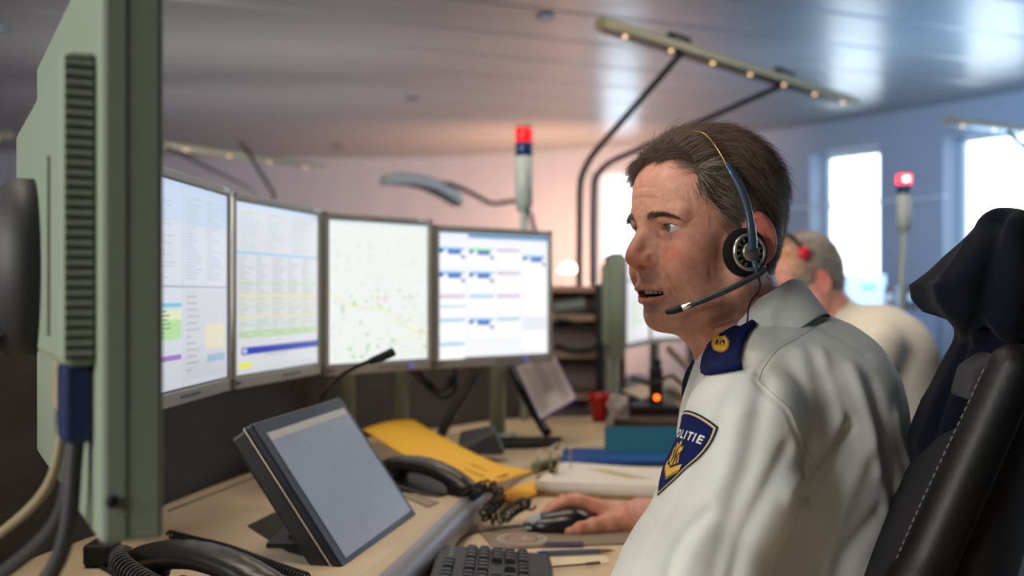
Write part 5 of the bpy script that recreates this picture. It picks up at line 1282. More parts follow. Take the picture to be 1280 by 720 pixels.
for i, x in enumerate(xs):
    for j, y in enumerate(ys):
        if i == 0 and j < 4: continue
        if j in (4, 5, 6) and i in (3,): continue
        if j in (4, 6) and i == 4: continue
        if nk >= 98: continue
        if proto is None: o = link('key', km, None, kb); proto = o; base_inv = o.matrix_parent_inverse.copy()
        else: o = proto.copy(); COL.objects.link(o); o.parent = kb; o.matrix_parent_inverse = base_inv
        o.location = (x, y, ktop(x)+.0032); o.rotation_euler = (0, math.radians(5), 0); nk += 1
f = MB(); 
for k in range(3): f.box((kx0+.022, ky1-.025-.02*k, ktop(kx0+.022)+.0006), (.006, .010, .0012))
f.build('indicator_lights', mat('indicator_grey', (120, 120, 116), .5), kb)
lgd = MB()
for i, x in enumerate(xs[1:]):
    for j, y in enumerate(ys[:4]): lgd.box((x-.001, y+.001, ktop(x)+.0075), (.0035, .0022, .0003))
lgd.build('key_legends', mat('legend_white', (150, 150, 148), .6), kb)
pp_ = thing('ballpoint_pen', 'blue and clear ballpoint pen lying beyond the keyboard', 'pen', PZ(720, 690, .742))
a = PZ(672, 692, .7462); b_ = PZ(768, 688, .7462)
MB().tube([a, a.lerp(b_, .12)], [.0040, .0048], 12).build('cap', mat('pen_blue', (30, 70, 150), .3), pp_); MB().tube([a.lerp(b_, .12), a.lerp(b_, .8)], [.0042, .0042], 12).build('barrel', mat('pen_barrel', (84, 92, 120), .25), pp_); MB().tube([a.lerp(b_, .8), a.lerp(b_, .92), b_], [.0042, .0028, .0006], 12).build('tip', mat('pen_tip', (150, 120, 80), .3, metal=.6), pp_)
a = PZ(688, 708.5, .7450); b_ = PZ(750, 703.5, .7450); o = MB().tube([a, a.lerp(b_, .7), a.lerp(b_, .72), b_], [.0012, .0015, .0026, .0026], 8).build('stylus', mat('stylus_brown', (84, 70, 58), .5)); tag(o, 'thin brown stylus lying nearest the keyboard corner', 'stylus')
slab('paper_sheet', 'blank cream paper sheet on the worktop between keyboard and sleeve', 'paper', [PZ(660, 712, .7405), PZ(762, 704, .7405), PZ(754, 686, .7405), PZ(640, 694, .7405)], .7405, .7412, mat('paper_cream', (226, 208, 178), .7), None, 0)
cable('cable', 'thin black cable lying on the worktop between console and keyboard', [PZ(600, 640, .743), PZ(588, 652, .743), PZ(575, 668, .743), PZ(560, 674, .743), PZ(548, 690, .743), PZ(530, 704, .743), PZ(520, 722, .743)], .0026, blackr)
# ---------------- document holder, cups
dh = thing('document_holder', 'black easel holding a purple-edged sheet of paper behind the last screen', 'document holder', (.02, 2.78, LOW))
a = P(587, 552, 2.69); b_ = P(700, 541, 2.78); f = MB(); q = [Vector((p.x, p.y, LEDGE)) for p in (P(590, 552, 2.67), P(697, 548, 2.70), P(703, 540, 2.84), P(610, 541, 2.84))]
V_ = [Vector((p.x, p.y, z)) for z in (LOW+.0005, LOW+.012) for p in q]; f.add(V_, [[0, 1, 2, 3], [4, 5, 6, 7], [0, 1, 5, 4], [1, 2, 6, 5], [2, 3, 7, 6], [3, 0, 4, 7]]); f.build('base', blackp, dh, bevel=.004)
f = MB(); f.tube([P(684, 541, 2.74), P(662, 505, 2.84), P(640, 462, 2.95)], [.016, .014, .012], 4); f.build('post', blackp, dh)
q = [P(643, 458, 2.90), P(694, 444, 2.90), P(722, 500, 2.80), P(676, 528, 2.76)]; ax_ = (q[1]-q[0]).cross(q[3]-q[0]).normalized(); ax_ = ax_ if ax_.y < 0 else -ax_
f = MB(); V_ = [p+ax_*o_ for o_ in (0, .004) for p in q]; f.add(V_, [[0, 1, 2, 3], [4, 5, 6, 7], [0, 1, 5, 4], [1, 2, 6, 5], [2, 3, 7, 6], [3, 0, 4, 7]]); o = f.build('backing_board', mat('board_purple', (66, 48, 150), .5), dh); o['label'] = 'purple backing board'
cc = sum(q, Vector())/4; q2 = [cc+(p-cc)*.94+ax_*.005 for p in q]; f = MB(); f.add(q2, [[0, 1, 2, 3]]); sh = f.build('paper_sheet', mat('paper_grey', (206, 196, 200), .7), dh)
f = MB()
def bl(u, v): return (q2[0].lerp(q2[1], u)).lerp(q2[3].lerp(q2[2], u), v)+ax_*.0008
f.add([bl(.38, .05), bl(.62, .05), bl(.62, .62), bl(.38, .62)], [[0, 1, 2, 3]], 0)
for i in range(16):
    for (u0, u1) in ((.08, .34), (.68, .93)): v = .08+.055*i; f.add([bl(u0, v), bl(u1, v), bl(u1, v+.012), bl(u0, v+.012)], [[0, 1, 2, 3]], 0)
f.build('printed_text', mat('print_mid', (160, 150, 156), .7), dh)
rd = mat('red_plastic', (178, 22, 20), .35)
c = PZ(750, 527, LOW); cup = MB(); cup.lathe([(.0, .0), (.024, .0), (.030, .055), (.0335, .060), (.036, .086), (.034, .086), (.0315, .060), (.028, .055), (.022, .003), (0, .003)], c=c, n=32); o = cup.build('plastic_cup', rd); tag(o, 'red plastic cup on the beige ledge beside the crumpled clear cup', 'cup')
c = PZ(773, 533, LOW); clr = mat('cloudy_plastic', (214, 210, 210), .35, alpha=.72, trans=.2); cup = MB(); rj = random.Random(8); V_ = []; F_ = []; n = 28
for i in range(14):
    z = .090*i/13; 
    for k in range(n):
        a = 2*math.pi*k/n; r = (.028+.006*math.sin(i*.9)*.5+.004*math.sin(a*5+i*1.3)+.004*math.sin(a*3-i*.8)); V_.append((c.x+r*math.cos(a), c.y+r*math.sin(a), c.z+z))
F_ = [[i*n+k, i*n+(k+1) % n, (i+1)*n+(k+1) % n, (i+1)*n+k] for i in range(13) for k in range(n)]; F_.append(list(range(n)))
o = cup.add(V_, F_, smooth=True).build('plastic_cup', clr); tag(o, 'crumpled clear plastic cup beside the red cup', 'cup'); md = o.modifiers.new('Solidify', 'SOLIDIFY'); md.thickness = .001
# cables and strut below the screens
cable('cable', 'black cable drooping below the card screen nearest the map screen', [P(512, 462, 2.62), P(530, 480, 2.66), P(552, 497, 2.68), P(568, 490, 2.70), P(570, 470, 2.72), P(566, 455, 2.72)], .0042, blackr)
cable('cable', 'second black cable with a thick plug hanging below the card screen', [P(521, 462, 2.66), P(533, 476, 2.68), P(548, 488, 2.70), P(560, 484, 2.72), P(570, 466, 2.74)], .0050, blackr)
o = MB().tube([P(534, 478, 2.665), P(541, 484, 2.67)], .011, 10).build('cable_plug', blackr); tag(o, 'black cable plug hanging under the corner between map and card screens', 'plug')
o = MB().tube([P(560, 484, 2.69), P(566, 472, 2.70)], .012, 10).build('cable_plug', blackr); tag(o, 'thick black cable plug hanging beside the slanted strut', 'plug')
f = MB(); a = P(549, 545, 2.90); a.z = LOW; f.tube([a, P(570, 508, 2.93), P(597, 462, 2.98)], [.016, .014, .010], 4); o = f.build('support_strut', blackp); tag(o, 'black slanted strut standing on the ledge under the card screen', 'strut')
# ------------------------------------------------------------------ ceiling lamps on bent tubes
tub = mat('tube_dark', (44, 42, 44), .4, metal=.5); barm = mat('lamp_bar_olive', (150, 142, 112), .38, metal=.5); ledm = mat('spot_warm', (255, 214, 160), .3, emis=(255, 206, 150), estr=3.0)
def bar_lamp(name, label, A, B, poles, w=.075, t=.022, nled=7, bend=0.0, m=barm, heads=True, straight=False):
    rt = thing(name, label, 'lamp', poles[0][0] if poles else A, group='bar lamps on bent tubes'); d = (B-A); L = d.length; u = d.normalized(); sd = u.cross(Vector((0, 0, 1))).normalized(); up = sd.cross(u)
    V_ = []; F_ = []; n = 16
    for i in range(n+1):
        k = i/n; p = A.lerp(B, k)+up*bend*(1-(2*k-1)**2); ww = w*(1 if 0 < i < n else .6)
        for (a, b_) in ((-1, -.5), (1, -.5), (1, .5), (.6, 1), (-.6, 1), (-1, .5)): V_.append(p+sd*a*ww/2+up*b_*t)
    for i in range(n):
        for k in range(6): F_.append([i*6+k, i*6+(k+1) % 6, (i+1)*6+(k+1) % 6, (i+1)*6+k])
    F_ += [list(range(6)), [n*6+k for k in range(6)]]
    MB().add(V_, F_).build('light_bar', m, rt)
    for i in range(nled):
        k = (i+.5)/nled; p = A.lerp(B, k)+up*(bend*(1-(2*k-1)**2)-t*.5); MB().lathe([(0, -.004), (.006, -.004), (.009, .001)], c=p, n=12).build('spot', ledm, rt)
    for pts in poles:
        MB().tube(pts if straight else (smooth_path(pts[:-1], 8)+[Vector(pts[-1])]) if len(pts) > 5 else smooth_path(pts, 8), .013, 8).build('tube', tub, rt)
        if heads: e_ = Vector(pts[-1]); MB().tube([e_-u*.10+up*.03, e_+u*.02+up*.03], .028, 10).build('bracket', tub, rt)
    return rt
def Pv(px, py, Y): return P(px, py, Y)
z_ = 2.12
def at_z(px, py, z): Y = (z-CAMZ)*FPX/(HOR-py); return P(px, py, Y)
A = at_z(750, 31, z_); B = at_z(1070, 130, z_)
j1 = A.lerp(B, .255); j2 = A.lerp(B, .66)
p1 = [P(724, 368, 4.30), P(724.5, 300, 4.30), P(725, 240, 4.30), P(728, 218, 4.30), P(738, 198, 4.31), P(747, 186, 4.315), j1]
p2 = [P(741, 368, 4.65), P(741, 300, 4.65), P(742, 240, 4.65), P(745, 222, 4.66), P(757, 207, 4.68), P(770, 199, 4.70), j2]
# (feet of the tubes stand on the floor behind the partition)
p1 = [Vector((p1[0].x, p1[0].y, 0)), p1[0]]+p1[1:]; p2 = [Vector((p2[0].x, p2[0].y, 0)), p2[0]]+p2[1:]
bar_lamp('bar_lamp', 'long olive bar lamp on two bent tubes above the near man head', A, B, [p1, p2], w=.085, t=.026)
A = at_z(203, 181, 2.12); B = at_z(404, 210, 2.12); j1 = A.lerp(B, .55)
q = P(342, 242, 7.2); q2_ = P(318, 242, 7.0)
bar_lamp('bar_lamp', 'long dark bar lamp above the text screens', A, B, [[Vector((q.x, q.y, 0)), Vector((q.x, q.y, 1.2)), q, P(306, 184, 7.3), P(299, 178, 7.3)], [Vector((q2_.x, q2_.y, 0)), q2_, P(310, 236, 6.95), P(208, 184, 6.7)]], nled=4, heads=False, straight=True)
A = P(478, 227, 6.0); B = P(574, 254, 6.2); q = P(668, 288, 6.3)
bar_lamp('bar_lamp', 'short white curved bar lamp above the map screen', A, B, [[Vector((q.x, q.y, 0)), q, P(610, 253, 6.2), P(565, 231, 6.15), P(530, 228, 6.1), P(548, 240, 6.1)]], w=.17, t=.04, nled=0, bend=.05, m=mat('bar_white', (190, 196, 196), .4), heads=False)
A = P(1183, 152, 5.4); B = P(1300, 166, 5.6); q = P(1330, 360, 5.6)
bar_lamp('bar_lamp', 'pale bar lamp in front of the window above the jacket', A, B, [[Vector((q.x, q.y, 0)), q, P(1330, 240, 5.6), P(1260, 165, 5.5)]], w=.09, nled=3, m=mat('bar_pale', (176, 172, 160), .4), heads=False)
A = P(-60, 178, 6.0); B = P(14, 168, 6.0); q = P(-40, 260, 6.2)
bar_lamp('bar_lamp', 'bar lamp end beside the dark monitor edge', A, B, [[Vector((q.x, q.y, 0)), q, P(-30, 170, 6.0)]], w=.09, nled=2, heads=False)
# ---- small ceiling spots
for i, (px, py) in enumerate(((682, 20), (516, 123), (422, 182), (2, 33))):
    p = at_z(px, py, CEIL); lb = ['round ceiling spot left of the big bar lamp', 'round ceiling spot in the middle of the grey ceiling', 'small round ceiling spot furthest back over the map screen', 'round ceiling spot over the dark near monitor'][i]
    rt = thing('ceiling_spot', lb, 'ceiling spot', (p.x, p.y, CEIL), 'ceiling spots'); r_ = .055 if i != 3 else .05
    MB().lathe([(r_*.55, 0), (r_*.6, -.012), (r_, -.012), (r_, 0)], c=(p.x, p.y, CEIL), n=24).build('rim', mat('spot_rim', (110, 118, 124), .3, metal=.8), rt); MB().lathe([(0, -.004), (r_*.56, -.004)], c=(p.x, p.y, CEIL), n=24).build('lens', mat('spot_lens', (200, 220, 235), .2, emis=(190, 215, 240), estr=.5), rt)
# ---- signal towers
def tower(label, px, ytop, ybot, Y, lit, foot):
    b0 = P(px, ybot, Y); t0 = P(px, ytop, Y); H = t0.z-b0.z; r = .0265*(1 if Y < 4 else 1.15); rt = thing('signal_tower', label, 'signal light', foot[0], 'signal towers')
    def cyl(nm, a, b_, m, rr=r): o = MB().lathe([(rr*.9, a*H), (rr, a*H+.002), (rr, b_*H-.002), (rr*.9, b_*H)], c=b0, n=24).build(nm, m, rt); return o
    cyl('top_cap', .965, 1.0, mat('tower_cap', (150, 120, 110), .4), r*.9)
    o = cyl('red_light', .79, .965, mat('tower_red_%s' % lit, (200, 20, 24), .25, emis=(255, 30, 40) if not lit else (255, 60, 80), estr=.8 if not lit else 3.0)); o['label'] = 'lit red section'
    if lit: MB().lathe([(0, .84*H), (r*.5, .84*H), (r*.5, .92*H), (0, .92*H)], c=b0+Vector((0, -r*.62, 0)), n=12).build('bulb', mat('bulb_hot', (255, 230, 220), .3, emis=(255, 225, 215), estr=5), rt)
    o = cyl('blue_light', .62, .79, mat('tower_blue', (16, 56, 104), .25)); o['label'] = 'unlit blue section'
    cyl('housing', .0, .62, mat('tower_white', (176, 188, 184), .4)); 
    MB().tube([b0]+foot[::-1], .012, 10).build('pole', polem, rt); cyl('collar', -.06, .0, polem, r*.8)
    return rt
b0 = P(655, 258, 3.45); f0 = Vector((b0.x, b0.y, .79)); f0b = Vector((b0.x, b0.y, b0.z-.02)); tower('red, blue and white signal tower light rising behind the card screen', 655, 157, 258, 3.30, False, [Vector((P(655, 258, 3.30).x, 3.30, LOW)), P(655, 275, 3.30)])
b0 = P(1130, 285, 4.6); tower('signal tower light glowing red beyond the second man, before the blue wall', 1130, 216, 286, 4.6, True, [Vector((P(1127, 380, 4.6).x, 4.6, 0)), P(1127, 345, 4.6), P(1129, 300, 4.6)])
# ---- standing lamp glowing at the far wall
p = P(711, 334, 10.6); rt = thing('floor_lamp', 'small glowing white glass lamp far off by the warm wall', 'lamp', (p.x, p.y, 0))
MB().lathe([(0, .04), (.05, .03), (.095, -.02), (.10, -.035), (.0, -.05)], c=p, n=24).build('lamp_shade', mat('shade_glow', (255, 240, 220), .4, emis=(255, 232, 205), estr=2.5), rt); MB().tube([(p.x, p.y, .02), (p.x, p.y, p.z-.05)], .012, 8).build('pole', tub, rt); MB().lathe([(.14, 0.001), (.14, .02), (.02, .03)], c=(p.x, p.y, 0)).build('base', tub, rt)
WARM = Vector((.62, 11.0, 1.5))
# ------------------------------------------------------------------ the second work station
brd = mat('far_cabinet', (116, 98, 92), .7)
fd = MB(); fd.prism([(.64, 2.75), (.93, 2.75), (.93, 4.5), (.42, 4.5), (.42, 3.50), (.64, 3.50)], .715, .745); o = fd.build('second_worktop', mat('far_top', (178, 152, 124), .45)); o.name = 'worktop'; tag(o, 'dim worktop of the second man beyond the cups', 'desk')
for (x, y) in ((.47, 3.6), (.86, 2.9), (.86, 4.4), (.48, 4.4)):
    l = MB(); l.box((x, y, .357), (.06, .06, .714)); l.build('leg', MATS['leg_grey'], o)
# dark cabinet with shelves behind the last screen
cb = thing('cabinet', 'dark brown open cabinet with shelves between the card screen and the grey monitor', 'cabinet', (.42, 4.25, 0))
x0, x1, y0, y1 = P(692, 0, 3.9).x-.25, P(756, 0, 3.9).x+.06, 3.90, 4.20
f = MB(); f.box(((x0+x1)/2, y1, .585), (x1-x0, .03, 1.17)); f.box((x0, (y0+y1)/2, .585), (.03, y1-y0, 1.17)); f.box((x1, (y0+y1)/2, .585), (.03, y1-y0, 1.17)); f.build('carcass', brd, cb)
for z in (1.17, 1.065, .93, .78): f = MB(); f.box(((x0+x1)/2, (y0+y1)/2, z), (x1-x0, y1-y0, .022)); f.build('shelf', mat('far_shelf', (140, 112, 92), .6), cb)
f = MB()
rj = random.Random(2)
box_m = mat('shelf_box_grey', (112, 120, 112), .6)
a = P(712, 382, 4.0); o = MB().tube([(a.x-.05, a.y, a.z-.005), (a.x+.06, a.y-.03, a.z+.01)], .022, 12).build('paper_roll', box_m); tag(o, 'grey-green roll lying on the upper shelf of the brown cabinet', 'roll')
cable('cable', 'black cables sagging across the front of the brown cabinet', [P(694, 398, 3.85), P(715, 402, 3.85), P(738, 412, 3.85), P(752, 404, 3.85), P(757, 380, 3.85)], .006, blackr)
cable('cable', 'lower black cable bundle hanging in front of the brown cabinet', [P(694, 430, 3.85), P(712, 438, 3.85), P(735, 437, 3.85), P(752, 430, 3.85), P(760, 410, 3.82)], .010, blackr)
f = MB(); a = P(750, 372, 3.7); f.box((a.x, a.y, a.z-.02), (.035, .05, .13), bevel=.01); f.box((a.x+.03, a.y, a.z-.04), (.06, .03, .05), bevel=.008); f.tube([(a.x, a.y, LEDGE-.04), (a.x, a.y, a.z)], .014, 8); MARM = f
# monitor of the second man, seen along its edge, and a second one turned to him
rt = thing('monitor', 'green-grey monitor seen edge-on left of the near man face', 'monitor', P(768, 450, 3.45)); L0 = P(757, 318, 3.60); 
def vbox(nm, pts, z0, z1, m, parent, bev=.003):
    V_ = [Vector((p[0], p[1], z)) for z in (z0, z1) for p in pts]; o = MB().add(V_, [[0, 1, 2, 3], [4, 5, 6, 7], [0, 1, 5, 4], [1, 2, 6, 5], [2, 3, 7, 6], [3, 0, 4, 7]]).build(nm, m, parent, bevel=bev); return o
zt, zb = P(0, 316, 3.3).z, P(0, 449, 3.3).z
a = P(763, 0, 3.30); b_ = P(780, 0, 3.27); c_ = P(780, 0, 3.66); d_ = P(770, 0, 3.70)
vbox('bezel', [(a.x, a.y), (b_.x, b_.y), (b_.x+.006, 3.62), (a.x+.010, 3.66)], zb, zt, g2, rt)
e_ = P(754, 0, 3.38); vbox('back_housing', [(e_.x, e_.y), (a.x+.002, 3.36), (a.x+.012, 3.62), (e_.x+.012, 3.60)], zb+.04, zt-.03, g2, rt)
MARM.build('arm', blackr, rt); f = MB(); a0 = P(766, 440, 3.45); f.tube([(a0.x, 3.48, .745), (a0.x, 3.48, zb+.05)], .02, 12); f.build('pole', polem, rt)
def far_screen(label, pl, pr, Yl, Yr, yt, yb, rects, gain):
    L = P(pl, 0, Yl); R = P(pr, 0, Yr); d = Vector((R.x-L.x, R.y-L.y, 0)); w = d.length; ang = math.atan2(d.y, d.x); z1 = P(0, yt, (Yl+Yr)/2).z; z0 = P(0, yb, (Yl+Yr)/2).z; h = z1-z0
    rt = thing('monitor', label, 'monitor', ((L.x+R.x)/2, (L.y+R.y)/2, z0)); M = Matrix.Translation(((L.x+R.x)/2, (L.y+R.y)/2, z0)) @ Matrix.Rotation(ang, 4, 'Z')
    f = MB(); f.box((0, .022, h/2), (w, .04, h), M); f.build('bezel', bez, rt, bevel=.004); screen_mesh('screen', w-.03, h-.035, rects, M @ Matrix.Translation((0, .0, h/2+.004)), rt, gain, off=.002)
    f = MB(); f.lathe([(.02, .745-z0), (.02, h*.5)], c=(0, .09, 0), M=M, n=16); f.box((0, .06, h*.5), (.05, .06, .08), M); f.build('pole', polem, rt); f = MB(); f.lathe([(.09, .7455-z0), (.09, .755-z0)], c=(0, .09, 0), M=M, n=20); f.build('base_plate', polem, rt); return rt
far_screen('pale lit screen of the second station showing behind the near man chin', 783, 812, 3.62, 3.98, 322, 434, [(0, 0, 1, 1, W(226, 222, 228)), (0, .22, 1, .27, W(150, 140, 190)), (.1, .4, .9, .8, W(216, 220, 214))]+rows(.1, .9, .5, .9, 6, W(196, 214, 190), .3, seed=3), .9)
far_screen('lit map screen of the second station behind the near man mouth', 812, 872, 4.0, 4.25, 325, 428, [(0, 0, 1, 1, W(232, 232, 232))]+rows(.05, .95, .2, .95, 9, W(206, 224, 196), .4, seed=4, cols=3), .95)
# clutter on the second worktop
pa = mat('far_paper', (214, 190, 160), .7)
slab('document_tray', 'pale tray of papers at the front of the second worktop', 'tray', [PZ(748, 478, .80), PZ(800, 502, .80), PZ(835, 488, .80), PZ(800, 470, .80)], .80, .812, mat('tray_grey', (134, 126, 124), .6), None)
f = MB()
for (x, y) in ((PZ(770, 483, .80)), (PZ(815, 486, .80))) if False else (): pass
a = PZ(790, 484, .80); o = MB().box((a.x, a.y, .772), (.16, .16, .052)).build('tray_stand', brd, bpy.data.objects['document_tray'])
slab('paper_sheet', 'sunlit paper lying on the document tray', 'paper', [PZ(778, 489, .813), PZ(802, 499, .813), PZ(828, 489, .813), PZ(800, 480, .813)], .813, .815, pa, None, 0)
slab('paper_sheet', 'sunlit papers right of the black handset', 'paper', [PZ(826, 480, .78), PZ(868, 496, .78), PZ(895, 480, .78), PZ(845, 468, .78)], .746, .780, pa, None, 0)
hp = thing('radio_handset', 'black radio handset standing upright with an orange light', 'radio', P(820, 500, 3.25)); a = P(820, 500, 3.25); a.z = .80
b1 = MB(); b1.box((a.x, a.y, .87), (.040, .035, .12), bevel=.008); b1.build('body', blackr, hp); b1 = MB(); b1.tube([(a.x+.005, a.y, .93), (a.x+.005, a.y, .955)], .011, 10); b1.build('antenna', blackr, hp)
b1 = MB(); b1.box((a.x-.005, a.y+.02, .782), (.15, .12, .075), bevel=.01); b1.build('charger', blackr, hp); b1 = MB(); b1.lathe([(0, .0), (.008, 0), (.006, .006)], M=Matrix.Translation(P(821, 497, 3.165)) @ Matrix.Rotation(math.radians(90), 4, 'X')); b1.build('indicator', mat('led_orange', (255, 110, 30), .3, emis=(255, 96, 20), estr=4), hp)
cable('cable', 'black cable looping over the charger of the radio handset', [P(790, 472, 3.3), P(805, 478, 3.2), P(818, 480, 3.15), P(838, 470, 3.2), P(850, 478, 3.2), P(870, 492, 3.2)], .006, blackr)
f = MB(); f.tube([P(835, 435, 3.5), P(868, 468, 3.4)], .013, 4); f.tube([P(868, 468, 3.4), Vector((P(868, 468, 3.4).x, 3.45, .746))], .012, 6); o = f.build('tablet_stand', mat('stand_bronze', (110, 92, 76), .4)); tag(o, 'slanted bronze-grey tablet stand beyond the radio handset', 'stand')
pd = MB(); a = PZ(822, 536, .745); V_ = []
for i in range(17):
    t = -1.4+2.8*i/16; V_.append((a.x+.02+.17*math.sin(t), 3.06-.09*math.cos(t)+.09))
pd.prism([(x, y) for x, y in V_]+[(a.x+.19, 3.25), (a.x-.15, 3.25)], .7455, .790); o = pd.build('desk_organiser', mat('organiser_brown', (70, 54, 42), .6)); tag(o, 'rounded dark brown desk organiser behind the teal folder', 'organiser')
# pale box with green mark below the middle window, cabinets along the wall
a = P(1083, 0, 7.6); wbx = thing('cardboard_box', 'white box with a green mark standing below the middle window', 'box', (a.x, 7.6, 1.05)); f = MB(); f.box((a.x, 7.75, 1.17), (.20*1.4, .28, .24)); f.build('carton', mat('box_white', (214, 224, 232), .6), wbx, bevel=.004)
f = MB(); f.box((a.x+.02, 7.608, 1.20), (.10, .003, .03)); f.build('green_mark', mat('mark_green', (90, 190, 160), .6), wbx)
lc = thing('storage_cabinet', 'long low dark cabinet in front of the blue wall', 'cabinet', (2.7, 7.6, 0)); f = MB(); f.box((2.70, 7.8, .52), (2.8, .5, 1.04)); f.build('carcass', mat('cabinet_slate', (72, 74, 84), .6), lc, bevel=.01)
for k in range(5): f = MB(); f.box((1.58+k*.56, 7.545, .52), (.53, .02, .94)); f.build('door', mat('cabinet_door', (84, 80, 84), .6), lc, bevel=.004)
# files on it
fm = [mat('file_brown', (92, 66, 54), .7), mat('file_grey', (124, 124, 130), .7), mat('file_dark', (56, 48, 48), .7)]
lab = ['brown box file on the slate cabinet, nearest the white box', 'grey box file between two brown ones on the slate cabinet', 'dark box file in the row on the slate cabinet', 'brown box file right of the glowing signal tower', 'pale grey box file at the end of the row on the slate cabinet', 'dark box file nearest the jacket on the slate cabinet']
for k in range(6):
    a = P(1108+k*13, 0, 7.65); o = MB().box((a.x, 7.72, 1.04+.085), (.060, .25, .17), bevel=.004).build('box_file', fm[k % 3]); tag(o, lab[k], 'file', 'box files on the slate cabinet')
    MB().box((a.x, 7.592, 1.13), (.034, .003, .05)).build('label_card', mat('label_card', (170, 168, 164), .7), o)
# ------------------------------------------------------------------ the second man
M2M = head_matrix(Vector((.868, 3.20, 1.205)), 4, 22, scale=1.07)
M2i = np.array(M2M.inverted())
def l2(p): return M2i[:3, :3]@np.array(p)+M2i[:3, 3]
S = head_sdf(.003, l2((.985, 3.22, 1.06))); V_, Q_ = S.mesh(); C_ = skin_colour(V_, (214, 150, 132), (220, 120, 105)); Vh = xf(M2M, V_)
S = SDF((.5, 2.75, .45), (1.6, 3.75, 1.16), .011)
S.ell((1.07, 3.22, .86), (.13, .15, .19), 0); S.chain([(1.02, 3.03, 1.0), (.90, 2.98, .80), (.70, 3.08, .775)], [.05, .045, .03], .03); S.chain([(1.02, 3.42, 1.0), (.88, 3.50, .80), (.68, 3.36, .775)], [.05, .045, .03], .03)
S.cap((1.0, 3.22, 1.02), (.95, 3.22, 1.10), .055, .055, .03)
hand_relaxed(S, (.68, 3.09, .775), (-1, .1, 0), (0, 1, 0), (0, 0, -1), k=.004); hand_relaxed(S, (.66, 3.35, .775), (-1, -.1, 0), (0, -1, 0), (0, 0, -1), k=.004)
Vb, Qb = S.mesh(); me = fast_mesh('person', np.concatenate([Vh, Vb]), np.concatenate([Q_, Qb+len(Vh)])); set_col(me, np.concatenate([C_, np.tile(np.array(lin((205, 150, 130))), (len(Vb), 1))])); man2 = link('person', me, MATS['skin'])
tag(man2, 'person seated further off in a cream shirt, bowed forward, wearing a black and red headset', 'person')
for c in EYE_C: eyeball(man2, M2M, c, (1, 0, -.2))
S = SDF((.5, 2.7, .45), (1.65, 3.8, 1.2), .009)
S.ell((1.10, 3.22, .92), (.165, .205, .19), 0); S.ell((1.12, 3.22, .72), (.16, .20, .24), .07); S.ell((1.045, 3.20, 1.02), (.125, .17, .085), .06)
S.chain([(1.03, 3.03, 1.0), (.90, 2.97, .80), (.74, 3.07, .785)], [.07, .066, .045], .04); S.chain([(1.03, 3.40, 1.0), (.89, 3.50, .80), (.73, 3.38, .785)], [.07, .066, .045], .04); S.cap((1.0, 3.22, 1.04), (.955, 3.22, 1.10), .075, .070, .03)
S.cap((.92, 3.22, 1.16), (.965, 3.22, 1.07), .062, .058, .006, 'sub')
V_, Q_ = S.mesh(); N_ = vnormals(V_, Q_); V_ = V_+N_*(fbm(V_, 26, 9)*.006)[:, None]; sh2 = link('shirt', fast_mesh('shirt', V_, Q_), mat('shirt_cream', (226, 218, 200), .75, noise=.03, nscale=30, sheen=.1), man2)
# hair
S = SDF((-.13, -.11, -.10), (.13, .11, .15), .004); S.ell((-.004, 0, .030), (.102, .084, .089), 0); S.ell((-.040, 0, -.01), (.062, .070, .075), .02)
X, Y, Z = S.grid((slice(None),)*3); S.d = np.maximum(S.d, (X-np.interp(Z, HX, HV).astype(np.float32))*.8+.0+0*Y); S.ell((-.012, .078, -.018), (.020, .016, .031), .004, mode='sub'); S.ell((-.012, -.078, -.018), (.020, .016, .031), .004, mode='sub')
Vc, Qc = S.mesh(); Nc = vnormals(Vc, Qc); w_ = np.clip((Vc[:, 0]-.0)/.06, 0, 1)[:, None]*np.clip((Vc[:, 2]-.02)/.05, 0, 1)[:, None]
def tone2(v): w_ = (np.clip((v[:, 0]+.02)/.07, 0, 1)*np.clip((v[:, 2]-.0)/.05, 0, 1))[:, None]; return np.array(lin((152, 142, 132)))*(1-w_)+np.array(lin((206, 150, 108)))*w_
me = fast_mesh('hair', xf(M2M, Vc+Nc*fbm(Vc, 120, 2)[:, None]*.002), Qc); set_col(me, tone2(Vc)); h2 = link('hair', me, MATS['hair_strands'], man2)
p, nr = sample_surface(Vc, Qc, 2500, lambda c: (np.linalg.norm((c-np.array([-.004, 0, .03]))/np.array([.096, .078, .083]), axis=1) > .93).astype(float)); dd = np.tile(np.array([[-.6, 0, -.6]]), (len(p), 1)); dd = dd-nr*(dd*nr).sum(1)[:, None]; dd /= np.linalg.norm(dd, axis=1)[:, None]
v_, q_, per = strands(p, nr, dd, np.full(len(p), .022), 5, np.full(len(p), .0006), np.full(len(p), .35), .2, (-.004, 0, .03), (.098, .08, .086)); me = fast_mesh('hair_locks', xf(M2M, v_), q_); set_col(me, tone2(v_)); link('hair_locks', me, MATS['hair_strands'], man2)
hs2 = thing('headset', 'black headset with a red pad worn by the second man', 'headset', M2M @ Vector((.0, .05, .12)))
bnd = [Vector(v) for v in ((.008, .088, .045), (.006, .080, .075), (.006, .05, .110), (.006, 0, .124), (.006, -.05, .110), (.006, -.080, .075), (.004, -.090, .03), (0, -.088, 0))]
MB().tube([M2M @ v for v in smooth_path(bnd, 6)], .0075, 10).build('headband', hsblk, hs2)
for s in (-1,): MB().lathe([(0, -.012), (.024, -.012), (.028, 0), (.02, .010), (0, .010)], M=M2M @ Matrix.Translation((.0, s*.088, -.002 if s > 0 else -.02)) @ Matrix.Rotation(math.radians(-90*s), 4, 'X')).build('ear_cup', hsblk, hs2)
o = MB().lathe([(0, .008), (.016, .007), (.018, -.004)], M=M2M @ Matrix.Translation((.008, .086, .068)) @ Matrix.Rotation(math.radians(-75), 4, 'X')).build('red_pad', mat('pad_red', (206, 24, 48), .4), hs2)
